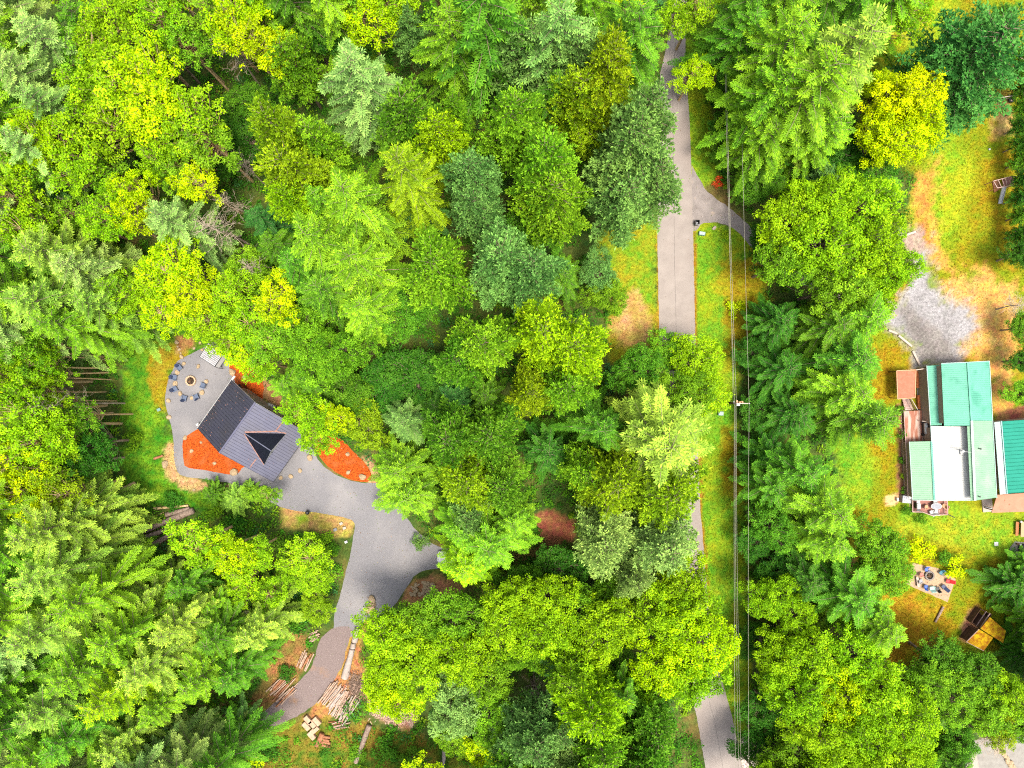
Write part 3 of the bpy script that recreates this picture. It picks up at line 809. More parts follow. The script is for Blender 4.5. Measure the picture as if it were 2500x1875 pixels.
# kind, colour, photo x, photo y of the crown top (conifers) or crown centre, height, crown radius
TREES = [
    # --- upper left
    ('fir', 'P', 62, 60, 26, 5.5), ('fir', 'P', -20, 150, 27, 5.0), ('fir', 'B', 60, 235, 25, 4.6), ('fir', 'P', 20, 330, 26, 4.4), ('fir', 'G', 160, 20, 22, 4),
    ('alder', 'L', 285, 50, 23, 4.0), ('alder', 'K', 210, 150, 22, 3.6), ('alder', 'L', 250, 130, 23, 3.6), ('alder', 'L', 300, 215, 24, 4.6), ('alder', 'Y', 365, 180, 24, 3.8),
    ('alder', 'Y', 375, 250, 24, 4.2), ('alder', 'L', 455, 300, 22, 4.2), ('alder', 'K', 500, 350, 20, 3.8), ('alder', 'L', 215, 220, 23, 3.6), ('alder', 'L', 290, 300, 22, 3.8),
    ('alder', 'L', 130, 345, 23, 4.6), ('alder', 'Y', 100, 350, 24, 3.2), ('alder', 'L', 190, 400, 22, 3.6), ('alder', 'K', 60, 400, 22, 3.8), ('alder', 'K', 250, 420, 18, 3.4),
    ('alder', 'L', 400, 50, 22, 3.2), ('alder', 'K', 450, 110, 20, 3.0), ('alder', 'Y', 575, 35, 24, 3.6), ('alder', 'Y', 600, 90, 23, 3.4), ('alder', 'K', 500, 15, 22, 4),
    ('alder', 'Y', 670, 125, 20, 2.8), ('maple', 'G', 660, 30, 16, 4.2), ('maple', 'D', 790, 45, 14, 5.6), ('alder', 'Y', 325, 470, 22, 2.6), ('alder', 'Y', 330, 525, 22, 2.4),
    ('alder', 'L', 265, 530, 22, 3.2), ('fir', 'P', 385, 520, 23, 4.6), ('alder', 'K', 430, 420, 18, 2.6), ('alder', 'Y', 480, 450, 19, 2.8), ('alder', 'L', 380, 385, 20, 2.4),
    ('fir', 'T', 95, 452, 16, 3.2), ('alder', 'L', 30, 490, 23, 3.6), ('alder', 'L', 60, 560, 23, 3.2), ('alder', 'K', 170, 530, 17, 3.0), ('maple', 'D', 600, 340, 9, 4.2),
    ('maple', 'D', 480, 400, 8, 4.2), ('maple', 'G', 610, 250, 10, 3.0), ('maple', 'D', 545, 300, 8, 3.4), ('maple', 'G', 410, 130, 12, 3.2),
    # --- centre left
    ('fir', 'P', 845, 150, 27, 6.2), ('tuft', 'K', 690, 130, 20, 3.6), ('tuft', 'O', 665, 300, 26, 4.6), ('tuft', 'O', 690, 400, 25, 5.0), ('tuft', 'K', 760, 330, 22, 3.8),
    ('fir', 'K', 830, 470, 27, 5.8), ('fir', 'K', 740, 560, 24, 5.2), ('fir', 'K', 850, 620, 25, 5.4), ('fir', 'G', 770, 700, 22, 4.6), ('fir', 'K', 870, 740, 22, 4.6),
    ('fir', 'G', 700, 640, 18, 4.2), ('tuft', 'L', 705, 470, 22, 3.4), ('fir', 'T', 620, 520, 11, 3.0), ('fir', 'G', 655, 590, 13, 3.2), ('fir', 'K', 770, 470, 21, 3.8),
    # --- left middle
    ('fir', 'F', 60, 610, 25, 5.6), ('fir', 'P', 150, 640, 24, 5.0), ('fir', 'F', 30, 720, 26, 5.6), ('fir', 'F', 190, 740, 22, 4.6), ('fir', 'K', 100, 790, 24, 4.6), ('fir', 'K', 250, 700, 20, 3.8),
    ('alder', 'Y', 420, 650, 20, 3.8), ('alder', 'Y', 470, 710, 19, 3.4), ('alder', 'L', 380, 690, 18, 3.4), ('alder', 'L', 310, 720, 18, 2.6), ('alder', 'Y', 400, 755, 18, 3.2),
    ('alder', 'L', 500, 780, 17, 3.4), ('alder', 'L', 560, 720, 17, 3.2), ('alder', 'Y', 680, 735, 18, 3.0), ('alder', 'L', 600, 790, 16, 3.4), ('alder', 'Y', 600, 860, 15, 2.6),
    ('alder', 'K', 660, 830, 16, 3.6), ('alder', 'L', 570, 840, 15, 3.0), ('alder', 'L', 640, 890, 14, 2.6), ('fir', 'K', 690, 935, 10, 3.4), ('fir', 'G', 755, 930, 12, 3.4), ('maple', 'K', 760, 860, 15, 3.8), ('maple', 'K', 830, 860, 16, 3.8), ('maple', 'K', 720, 800, 16, 3.6),
    ('alder', 'L', 752, 1010, 14, 3.3), ('alder', 'L', 772, 1062, 13, 2.7), ('alder', 'Y', 815, 1020, 13, 2.4), ('maple', 'O', 880, 1030, 9, 3.8), ('maple', 'G', 850, 960, 10, 3.6),
    # --- the row of bare-stemmed trees left of the cabin clearing
    ('alder', 'K', 62, 858, 21, 3.2), ('alder', 'L', 90, 890, 20, 2.6), ('alder', 'K', 30, 930, 21, 3.2), ('alder', 'L', 130, 905, 16, 2.2), ('alder', 'L', 55, 1000, 22, 3.4), ('alder', 'L', 130, 1050, 19, 3.6),
    ('alder', 'L', 70, 1080, 21, 3.6), ('alder', 'K', 200, 1020, 15, 2.4), ('alder', 'Y', 40, 1130, 21, 3.4), ('alder', 'O', 110, 1150, 19, 3.2), ('maple', 'D', 215, 1090, 14, 3.6), ('maple', 'D', 180, 1140, 15, 3.4), ('alder', 'Y', 60, 1200, 20, 3.4), ('alder', 'O', 150, 1205, 18, 3.0), ('alder', 'L', 92, 845, 19, 2.0), ('alder', 'K', 115, 868, 18, 1.8), ('alder', 'L', 20, 905, 22, 2.2), ('alder', 'L', 100, 925, 19, 1.7), ('alder', 'K', 75, 960, 20, 1.8), ('alder', 'L', 140, 985, 17, 1.7), ('alder', 'K', 95, 1020, 20, 1.8), ('alder', 'L', 150, 1095, 17, 1.9), ('maple', 'D', 30, 870, 12, 3.4), ('maple', 'D', 90, 950, 10, 3.6),
    # --- lower left stand of feathery conifers
    ('fir', 'F', 110, 1265, 18, 5.0), ('fir', 'F', 205, 1262, 10, 3.6), ('fir', 'F', 40, 1310, 25, 5.0), ('fir', 'F', 160, 1350, 16, 4.8), ('fir', 'G', 235, 1372, 10, 3.4),
    ('fir', 'F', 60, 1430, 25, 5.0), ('fir', 'G', 230, 1440, 13, 3.8), ('fir', 'K', 150, 1500, 25, 5.0), ('fir', 'F', 330, 1480, 16, 4.2), ('fir', 'G', 430, 1450, 17, 3.6), ('fir', 'K', 510, 1490, 15, 3.2),
    ('fir', 'F', 40, 1580, 26, 5.0), ('fir', 'K', 240, 1590, 25, 4.8), ('fir', 'F', 400, 1560, 22, 4.4), ('fir', 'F', 590, 1570, 17, 4.4), ('fir', 'G', 500, 1580, 19, 4.0), ('fir', 'K', 130, 1680, 26, 5.2), ('fir', 'F', 320, 1660, 24, 4.6),
    ('fir', 'K', 450, 1680, 22, 4.4), ('fir', 'G', 550, 1670, 18, 4.0), ('fir', 'L', 210, 1740, 26, 4.6), ('fir', 'F', 50, 1770, 26, 5.0), ('fir', 'K', 350, 1760, 20, 3.8), ('fir', 'G', 130, 1840, 24, 4.6), ('fir', 'F', 250, 1850, 20, 4.4), ('fir', 'K', 30, 1890, 25, 5), ('maple', 'K', 330, 1850, 14, 3.6),
    ('fir', 'B', 565, 1795, 9, 3.2), ('alder', 'L', 490, 1325, 14, 3.6), ('alder', 'Y', 560, 1350, 14, 3.2), ('alder', 'L', 620, 1350, 12, 2.6), ('alder', 'L', 590, 1420, 12, 3.0), ('alder', 'L', 665, 1450, 11, 2.6),
    ('alder', 'L', 745, 1360, 11, 3.2), ('alder', 'L', 770, 1400, 10, 2.8), ('alder', 'K', 700, 1400, 9, 2.4), ('alder', 'K', 655, 1210, 6, 1.7), ('fir', 'F', 560, 1225, 4.5, 2.4), ('fir', 'K', 600, 1205, 3.5, 1.8), ('fir', 'G', 508, 1212, 5, 2.0), ('maple', 'O', 770, 1480, 6, 2.6),
    # --- upper middle
    ('alder', 'Y', 895, 50, 20, 3.4), ('alder', 'L', 960, 10, 20, 3.2), ('tuft', 'B', 1000, 60, 19, 2.8), ('fir', 'G', 1185, -40, 32, 7.6), ('fir', 'K', 1100, 40, 27, 5.2), ('fir', 'B', 1360, 30, 30, 6.4), ('tuft', 'B', 1300, 90, 26, 5.0), ('tuft', 'B', 1420, 110, 26, 4.6),
    ('fir', 'G', 1560, 30, 27, 5.2), ('fir', 'G', 1582, 85, 22, 4.0), ('tuft', 'O', 1495, 150, 29, 4.8), ('tuft', 'O', 1420, 220, 25, 4.4), ('fir', 'G', 1370, 200, 22, 4), ('tuft', 'B', 1590, 250, 27, 5.0), ('tuft', 'B', 1560, 340, 28, 5.4), ('tuft', 'B', 1610, 410, 24, 4.8), ('tuft', 'B', 1540, 460, 24, 5.0),
    ('tuft', 'K', 1250, 275, 27, 4.6), ('tuft', 'K', 1330, 370, 28, 4.6), ('tuft', 'K', 1350, 460, 27, 5.0), ('tuft', 'B', 1155, 410, 26, 3.8), ('tuft', 'B', 1150, 490, 24, 3.8), ('fir', 'O', 965, 385, 31, 4.6), ('tuft', 'G', 975, 260, 26, 4.8), ('tuft', 'L', 1075, 310, 24, 3.8), ('tuft', 'K', 1110, 260, 22, 2.6),
    ('tuft', 'K', 1060, 650, 25, 5.2), ('tuft', 'B', 1215, 620, 28, 4.8), ('tuft', 'B', 1290, 650, 26, 4.4), ('tuft', 'K', 1170, 840, 25, 4.8), ('tuft', 'G', 1120, 880, 22, 3.8), ('tuft', 'L', 1330, 800, 26, 4.8), ('tuft', 'L', 1410, 850, 26, 5.0), ('tuft', 'K', 1380, 950, 23, 4.2), ('tuft', 'O', 1300, 960, 22, 3.4),
    ('maple', 'G', 1000, 740, 14, 4.2), ('maple', 'D', 1010, 920, 9, 4.6), ('maple', 'D', 940, 930, 8, 4), ('maple', 'G', 1300, 560, 12, 3.6), ('maple', 'B', 1460, 660, 10, 2.8), ('maple', 'K', 1480, 720, 9, 2.8), ('fir', 'T', 1100, 980, 12, 3.4), ('fir', 'T', 1000, 480, 14, 4),
    ('tuft', 'G', 1090, 1080, 24, 4.6), ('tuft', 'G', 1190, 1070, 23, 4.4), ('tuft', 'O', 1130, 1180, 23, 4.8), ('tuft', 'G', 1220, 1190, 20, 4.0), ('fir', 'B', 985, 1030, 15, 3.8), ('fir', 'K', 960, 1150, 14, 4.4), ('fir', 'K', 985, 1220, 14, 4.6), ('tuft', 'B', 1140, 1260, 19, 3.4), ('fir', 'D', 1060, 990, 12, 3.4),
    ('fir', 'F', 1655, 1085, 27, 7.6), ('fir', 'G', 1470, 1050, 20, 4.6), ('fir', 'D', 1340, 1110, 12, 4.0), ('tuft', 'O', 1510, 1185, 24, 5.0), ('tuft', 'O', 1632, 1215, 24, 5.4), ('tuft', 'K', 1430, 1160, 20, 3.6), ('tuft', 'P', 1480, 1330, 22, 4.6), ('tuft', 'P', 1628, 1345, 22, 5.2), ('tuft', 'P', 1560, 1420, 18, 3.2),
    ('fir', 'K', 1120, 1310, 18, 4.0), ('fir', 'K', 1190, 1350, 20, 5.0), ('fir', 'L', 1130, 1400, 17, 4.4), ('fir', 'K', 1250, 1290, 18, 3.6), ('maple', 'D', 1370, 1390, 8, 3.8), ('maple', 'G', 1280, 1430, 10, 3.4),
    ('maple', 'K', 1640, 860, 9, 3.0), ('maple', 'G', 1560, 900, 13, 3.4), ('maple', 'L', 1700, 890, 12, 4.0), ('maple', 'L', 1710, 970, 12, 3.8), ('maple', 'K', 1680, 960, 14, 3.6),
    # --- lower middle broadleaves
    ('maple', 'L', 952, 1555, 15, 4.0), ('maple', 'L', 948, 1640, 14, 4.0), ('maple', 'Y', 955, 1695, 14, 3.6), ('maple', 'L', 1010, 1620, 16, 4.4), ('maple', 'K', 1020, 1530, 14, 4.0), ('maple', 'K', 1110, 1510, 15, 4.4), ('maple', 'L', 1120, 1600, 16, 4.6), ('maple', 'K', 1180, 1660, 14, 4.0),
    ('maple', 'L', 1240, 1500, 17, 4.2), ('maple', 'L', 1330, 1470, 16, 4.2), ('maple', 'L', 1340, 1550, 17, 4.2), ('maple', 'K', 1420, 1500, 14, 3.8), ('maple', 'L', 1480, 1540, 17, 4.4), ('maple', 'O', 1420, 1590, 14, 3.6), ('maple', 'K', 1490, 1450, 11, 3.2),
    ('maple', 'L', 1668, 1430, 15, 4.2), ('maple', 'L', 1650, 1500, 17, 4.4), ('maple', 'Y', 1705, 1560, 18, 4.8), ('maple', 'Y', 1630, 1620, 17, 4.4), ('maple', 'L', 1695, 1650, 17, 4.0), ('maple', 'L', 1560, 1700, 14, 3.2),
    ('fir', 'T', 1350, 1640, 13, 3.8), ('tuft', 'L', 1440, 1760, 25, 4.8), ('tuft', 'K', 1400, 1670, 21, 3.6), ('tuft', 'K', 1480, 1850, 24, 4.4), ('tuft', 'G', 1600, 1790, 20, 4.6), ('tuft', 'G', 1590, 1870, 21, 4.4), ('fir', 'G', 1530, 1720, 17, 3.6),
    ('maple', 'P', 1110, 1720, 15, 4.2), ('maple', 'K', 1190, 1740, 14, 3.8), ('tuft', 'B', 1310, 1820, 22, 4.6), ('tuft', 'B', 1370, 1790, 20, 3.4), ('tuft', 'B', 1250, 1860, 18, 3.6), ('maple', 'Y', 1200, 1850, 8, 3.4), ('maple', 'K', 1100, 1800, 7, 2.6),
    # --- right of the road, top
    ('alder', 'L', 1700, 20, 14, 3.2), ('alder', 'L', 1650, 40, 12, 2.6), ('alder', 'Y', 1695, 180, 11, 2.6), ('alder', 'K', 1720, 90, 9, 2.6), ('fir', 'G', 1850, 30, 20, 4.6), ('fir', 'K', 1960, 60, 27, 5.6), ('fir', 'F', 2140, 60, 31, 7.4), ('fir', 'K', 2040, 160, 29, 6.6), ('fir', 'K', 1930, 190, 24, 5.4),
    ('fir', 'K', 1900, 300, 18, 4.4), ('fir', 'K', 2060, 290, 20, 4.2), ('alder', 'L', 2200, 30, 17, 3.6), ('maple', 'X', 2225, 235, 17, 4.2), ('maple', 'X', 2180, 340, 16, 4.0), ('maple', 'X', 2250, 290, 16, 3.4), ('maple', 'Y', 2150, 220, 12, 2.8), ('tuft', 'T', 2440, 100, 22, 7.4), ('tuft', 'T', 2370, 200, 16, 6.2), ('tuft', 'T', 2300, 190, 12, 5.0),
    ('maple', 'D', 1960, 360, 8, 3.6), ('maple', 'D', 2050, 370, 9, 4.0), ('maple', 'G', 2110, 430, 10, 3.6), ('maple', 'D', 1790, 300, 6, 3.2), ('maple', 'G', 1780, 90, 8, 3.0), ('maple', 'G', 1770, 370, 5, 2.4), ('fir', 'G', 1850, 420, 9, 2.8), ('tuft', 'B', 2020, 440, 10, 3.2), ('maple', 'G', 1860, 440, 7, 3),
    ('maple', 'L', 1930, 540, 17, 4.2), ('maple', 'L', 2010, 490, 18, 4.2), ('maple', 'L', 2100, 510, 18, 4.6), ('maple', 'K', 1920, 640, 16, 3.8), ('maple', 'L', 2020, 600, 19, 5.0), ('maple', 'L', 2130, 600, 18, 4.6), ('maple', 'L', 2170, 660, 16, 3.8), ('maple', 'K', 2050, 700, 17, 4.4), ('maple', 'L', 2130, 720, 15, 3.6), ('maple', 'D', 1880, 590, 8, 3.4),
    ('fir', 'K', 2150, 770, 19, 5.2), ('fir', 'G', 2060, 790, 17, 4.4), ('fir', 'G', 2110, 880, 19, 5.6), ('fir', 'K', 2110, 950, 20, 5.4), ('fir', 'G', 2160, 1020, 20, 5.6), ('fir', 'D', 1930, 900, 12, 4.0), ('fir', 'D', 1920, 780, 12, 4.0), ('fir', 'D', 1960, 1020, 12, 4.0), ('maple', 'D', 1860, 1000, 6, 3.0), ('maple', 'D', 1850, 860, 6, 2.8),
    ('fir', 'G', 1990, 1160, 17, 4.8), ('fir', 'K', 2055, 1250, 20, 5.6), ('fir', 'K', 2060, 1340, 18, 4.6), ('fir', 'G', 1900, 1200, 14, 4.0), ('fir', 'D', 1900, 1110, 10, 3.4), ('maple', 'K', 2150, 1340, 11, 4.0), ('maple', 'K', 2170, 1400, 10, 3.2), ('fir', 'G', 2110, 1480, 17, 5.0), ('fir', 'D', 2000, 1430, 13, 4.2), ('maple', 'D', 1920, 1390, 8, 3.6), ('maple', 'D', 1850, 1320, 6, 3.0),
    ('maple', 'L', 1880, 1460, 12, 3.2), ('maple', 'L', 1940, 1510, 12, 3.2), ('fir', 'K', 2180, 1560, 18, 4.6), ('maple', 'L', 1900, 1620, 14, 3.8), ('maple', 'L', 1980, 1610, 16, 4.2), ('maple', 'L', 2080, 1610, 16, 4.2), ('maple', 'L', 1960, 1690, 17, 4.2), ('maple', 'Y', 2050, 1690, 17, 4.0), ('maple', 'L', 2150, 1700, 18, 4.4), ('maple', 'L', 2100, 1780, 18, 4.2), ('maple', 'L', 2010, 1790, 17, 4.2),
    ('maple', 'L', 2210, 1760, 18, 4.2), ('maple', 'L', 2140, 1850, 18, 4.2), ('maple', 'K', 2240, 1680, 14, 3.8), ('maple', 'L', 2215, 1840, 16, 3.4), ('maple', 'D', 1880, 1730, 8, 3.6), ('maple', 'D', 1860, 1820, 7, 3.6), ('maple', 'K', 1930, 1850, 12, 3.8), ('maple', 'L', 2040, 1870, 16, 4.0), ('maple', 'D', 1850, 1560, 6, 3), ('fir', 'K', 2160, 1500, 16, 3.6),
    ('maple', 'G', 2300, 1620, 10, 3.6), ('maple', 'G', 2380, 1650, 11, 3.8), ('maple', 'K', 2330, 1700, 12, 3.6), ('maple', 'K', 2420, 1740, 12, 3.8), ('maple', 'L', 2470, 1700, 12, 3.4), ('maple', 'O', 2440, 1770, 11, 2.8), ('maple', 'G', 2250, 1790, 8, 2.4), ('maple', 'G', 2500, 1760, 10, 3.0),
    ('fir', 'D', 2508, 1440, 6, 4.1), ('fir', 'G', 2560, 1520, 6.5, 4.4), ('fir', 'D', 2540, 1610, 6, 3.8), ('fir', 'G', 2550, 1395, 6, 3.2),
    ('maple', 'D', 2500, 620, 7, 2.4), ('maple', 'G', 2500, 800, 6, 2.2), ('maple', 'D', 2505, 880, 6, 2.2), ('maple', 'K', 2500, 960, 6, 2.4), ('fir', 'D', 2480, 25, 9, 3.0),
    # --- beyond the frame edges (their crowns lean in)
    ('fir', 'P', -92, -60, 26, 5.2), ('fir', 'K', -106, 35, 26, 5.2), ('fir', 'G', -81, 130, 26, 5.2), ('fir', 'K', -95, 225, 26, 5.2), ('fir', 'K', -92, 320, 26, 5.2),
    ('alder', 'L', -91, 415, 23, 4.4), ('fir', 'P', -81, 510, 26, 5.2), ('fir', 'G', -102, 605, 26, 5.2), ('fir', 'K', -103, 700, 26, 5.2), ('fir', 'P', -88, 795, 26, 5.2),
    ('alder', 'K', -93, 890, 23, 4.4), ('alder', 'Y', -95, 985, 23, 4.4), ('alder', 'K', -90, 1080, 23, 4.4), ('alder', 'L', -103, 1175, 23, 4.4), ('fir', 'K', -106, 1270, 26, 5.2),
    ('fir', 'K', -98, 1365, 26, 5.2), ('fir', 'K', -110, 1460, 26, 5.2), ('fir', 'K', -86, 1555, 26, 5.2), ('fir', 'P', -105, 1650, 26, 5.2), ('fir', 'K', -109, 1745, 26, 5.2),
    ('fir', 'G', -86, 1840, 26, 5.2), ('fir', 'P', -84, 1935, 26, 5.2), ('alder', 'K', 60, -85, 22, 4.6), ('alder', 'Y', 160, -77, 22, 4.6), ('alder', 'K', 260, -78, 22, 4.6),
    ('alder', 'K', 360, -88, 22, 4.6), ('alder', 'Y', 460, -86, 22, 4.6), ('fir', 'K', 560, -97, 26, 4.6), ('fir', 'G', 660, -85, 26, 4.6), ('fir', 'K', 760, -70, 26, 4.6),
    ('alder', 'K', 860, -76, 22, 4.6), ('alder', 'K', 960, -87, 22, 4.6), ('alder', 'K', 1060, -82, 22, 4.6), ('alder', 'K', 1260, -82, 22, 4.6), ('fir', 'K', 1360, -79, 26, 4.6),
    ('fir', 'K', 1460, -81, 26, 4.6), ('alder', 'Y', 1560, -95, 22, 4.6), ('fir', 'P', 60, 1972, 24, 4.6), ('fir', 'K', 160, 1975, 24, 4.6), ('fir', 'P', 260, 1973, 24, 4.6),
    ('fir', 'P', 360, 1963, 24, 4.6), ('fir', 'G', 460, 1967, 24, 4.6), ('maple', 'Y', 560, 1951, 12, 4.6), ('maple', 'Y', 960, 1971, 12, 4.6), ('maple', 'Y', 1060, 1953, 12, 4.6),
    ('maple', 'K', 1160, 1948, 12, 4.6), ('tuft', 'G', 1260, 1960, 24, 4.6), ('tuft', 'P', 1360, 1960, 24, 4.6), ('tuft', 'G', 1460, 1956, 24, 4.6), ('tuft', 'G', 1560, 1958, 24, 4.6),
    ('maple', 'L', 1880, 1950, 16, 4.2), ('fir', 'G', 1880, -75, 24, 4.8), ('maple', 'K', 1975, 1950, 16, 4.2), ('fir', 'K', 1975, -75, 24, 4.8), ('maple', 'K', 2070, 1950, 16, 4.2),
    ('fir', 'G', 2070, -75, 24, 4.8), ('maple', 'L', 2165, 1950, 16, 4.2), ('fir', 'G', 2165, -75, 24, 4.8), ('maple', 'K', 2260, 1950, 16, 4.2), ('fir', 'K', 2260, -75, 24, 4.8),
    ('maple', 'G', 2590, 1600, 12, 4), ('maple', 'G', 2590, 1695, 12, 4), ('maple', 'G', 2590, 1790, 12, 4),
]
HEDGE = [(2494, y, 5.5 + (i % 3) * .4, 1.7) for i, y in enumerate(range(130, 640, 44))]

LAND = [('the navy-roofed cabin', 615, 1050), ('the fire ring', 467, 930), ('the slatted pergola', 525, 868), ('the gravel turnaround', 830, 1290),
        ('the big log pile', 845, 1710), ('the felled grey logs', 405, 1275), ('the dirt lane', 680, 1720), ('the utility pole', 1790, 985), ('the black bin by the road', 1699, 546),
        ('the green-roofed house', 2330, 1060), ('the playset', 2445, 450), ('the brown hollow', 1355, 1290), ('the lawn fire pit', 2270, 1410),
        ('the mossy sheds', 2405, 1550), ('the grey yard', 2270, 760), ('the upper left corner', 0, 0), ('the lower left corner', 0, 1875), ('the lower right corner', 2500, 1875),
        ('the upper right corner', 2500, 0), ('the top end of the road', 1655, 60), ('the bottom end of the road', 1765, 1830), ('the tan verge patch', 1550, 770), ('the photo centre', 1250, 937),
        ('the bottom edge', 1250, 1875), ('the top edge', 1150, 0), ('the left edge', 0, 700)]
ORD = ['nearest', 'second nearest', 'third nearest', 'fourth nearest', 'fifth nearest', 'sixth nearest', 'seventh nearest', 'eighth nearest', 'ninth nearest', 'tenth nearest', 'eleventh nearest', 'twelfth nearest', 'thirteenth nearest', 'fourteenth nearest', 'fifteenth nearest', 'sixteenth nearest']
KW = {'fir': 'feathery conifer', 'cedar': 'feathery conifer', 'tuft': 'dense tufted conifer', 'alder': 'slender leafy tree', 'maple': 'broad leafy tree', 'dead': 'bare grey dead tree', 'shrub': 'leafy shrub'}
CAT = {'fir': 'conifer', 'cedar': 'conifer', 'tuft': 'conifer', 'alder': 'tree', 'maple': 'tree', 'dead': 'dead tree', 'shrub': 'shrub'}
TREE_NAME = {'fir': 'fir_tree', 'cedar': 'fir_tree', 'tuft': 'pine_tree', 'alder': 'alder_tree', 'maple': 'maple_tree', 'dead': 'dead_tree', 'shrub': 'shrub'}


def side_of(x, y, lx, ly, name):
    if 'corner' in name or 'edge' in name or 'centre' in name: return 'towards'
    dx, dy = x - lx, y - ly
    if abs(dx) > abs(dy): return 'right of' if dx > 0 else 'left of'
    return 'below' if dy > 0 else 'above'


def auto_labels(items):
    """items: list of (phrase, x, y) -> one unique label each, naming the nearest landmark"""
    keyed = {}
    for i, (ph, x, y) in enumerate(items):
        nm, lx, ly = min(LAND, key=lambda l: math.hypot(x - l[1], y - l[2]))
        keyed.setdefault((ph, side_of(x, y, lx, ly, nm), nm), []).append((math.hypot(x - lx, y - ly), i))
    out = [None] * len(items)
    for (ph, sd, nm), lst in keyed.items():
        lst.sort()
        for k, (d, i) in enumerate(lst):
            if len(lst) == 1: out[i] = f'{ph} {sd} {nm}'
            else:
                o = ORD[k] if k < len(ORD) - 1 else ORD[-1]
                if k == len(lst) - 1 and k > 1: o = 'farthest'
                out[i] = f'{ph} {sd} {nm}, {o} of {len(lst)}' if len((ph + sd + nm + o).split()) < 12 else f'{ph} {sd} {nm}, {o}'
    return out


def place_tree(kind, col, px, py, h, r, label, group, i, matc=None, name=None, zr=None, variant=None):
    protos, H0, R0, leafm, barkm = PROTO[kind]
    tm, cm = protos[(variant if variant is not None else i) % len(protos)]
    zc = zr if zr is not None else {'fir': .97, 'cedar': .97, 'tuft': .90, 'alder': .82, 'maple': .80, 'dead': .95, 'shrub': .5}[kind] * h
    x, y, _ = P(px, py, zc)
    rr = random.Random(i * 7 + 3)
    root = empty(name or TREE_NAME[kind], (x, y, 0), rr.uniform(0, 6.28), label, CAT[kind], group)
    root.scale = (r / R0, r / R0, h / H0)
    if not tm.materials: tm.materials.append(M[barkm])
    if not cm.materials: cm.materials.append(M[leafm])
    t = mk('trunk' if kind != 'shrub' else 'stem', tm, None, root)
    c = mk('crown' if kind not in ('dead', 'shrub') else ('branches' if kind == 'dead' else 'foliage'), cm, None, root)
    base = TC[col][0] if isinstance(col, str) else col
    v = rr.uniform(.88, 1.14); w = rr.uniform(-.06, .06)
    c.color = (base[0] * v * (1 + w * 2), base[1] * v, base[2] * v * (1 - w), 1)
    return root


def relax_alder(k): return k
frng = random.Random(21)
_seg = []
for k_, c_, x_, y_, h_, r_ in TREES:
    z_ = .9 * h_; s_ = 1 - z_ / H
    _seg.append((x_, y_, 1250 + (x_ - 1250) * s_, 937.5 + (y_ - 937.5) * s_, r_ * 16 / s_))
_free = ['left_clearing', 'left_ochre', 'left_tan', 'brown_bank', 'pullout', 'orange_edge_tan', 'lane_rust', 'lane_rust2', 'rock_dirt', 'brown_hollow', 'left_verge', 'right_verge', 'right_yard', 'gravel_yard', 'bottom_clearing', 'stone_dirt']
_hardp = [ROAD_L + ROAD_R, [(1686, 395), (1730, 460), (1850, 570), (1830, 600), (1762, 543), (1686, 566)], [(380, 800), (640, 860), (780, 1040), (930, 1130), (1140, 1320), (1140, 1480), (960, 1500), (900, 1760), (560, 1860), (540, 1780), (760, 1560), (800, 1290), (600, 1240), (380, 1180)], [(330, 1220), (500, 1220), (500, 1360), (310, 1360)]]
for gyv in range(-20, 1920, 52):
    for gxv in range(-20, 2420, 52):
        x_, y_ = gxv + frng.uniform(-20, 20), gyv + frng.uniform(-20, 20)
        best = 9
        for ax, ay, bx0, by0, rr_ in _seg:
            vx, vy = bx0 - ax, by0 - ay; t_ = max(0, min(.62, ((x_ - ax) * vx + (y_ - ay) * vy) / (vx * vx + vy * vy + 1e-6)))
            best = min(best, math.hypot(x_ - ax - t_ * vx, y_ - ay - t_ * vy) / rr_)
        if best < .95: continue
        ar = (np.array([x_, x_ + 45, x_ - 45, x_, x_]), np.array([y_, y_, y_, y_ + 45, y_ - 45]))
        if zone_mask(ar[0], ar[1], _free, 0).any() or any((poly_sd(ar[0], ar[1], h_) > -10).any() for h_ in _hardp): continue
        hh_ = frng.uniform(9, 14)
        TREES.append((frng.choice(['maple', 'maple', 'fir']), frng.choice('GGDGK'), round(x_), round(y_), hh_, frng.uniform(2.8, 3.6)))
        s_ = 1 - .8 * hh_ / H; _seg.append((x_, y_, 1250 + (x_ - 1250) * s_, 937.5 + (y_ - 937.5) * s_, 3.2 * 16 / s_))
print('trees', len(TREES))
lab = auto_labels([(f'{TC[c][1]} {KW[k]}', x, y) for k, c, x, y, h, r in TREES])
for i, (k, c, x, y, h, r) in enumerate(TREES):
    place_tree(k, c, x, y, h, r, lab[i], 'trees of the woods' if k not in ('fir', 'tuft') else 'conifers of the woods', i)
for i, (x, y, h, r) in enumerate(HEDGE):
    words = ['topmost', 'second', 'third', 'fourth', 'fifth', 'sixth', 'seventh', 'eighth', 'ninth', 'tenth', 'eleventh', 'lowest']
    w = words[i] if i < len(HEDGE) - 1 else 'lowest'
    place_tree('tuft', 'D' if i % 3 else 'G', x, y, h, r, f'{w} dark hedge conifer from the top along the right edge of the photo' if 0 < i < len(HEDGE) - 1 else f'{w} dark hedge conifer along the right edge of the photo', 'hedge along the right edge', 300 + i, name='hedge_conifer', zr=h * .6)
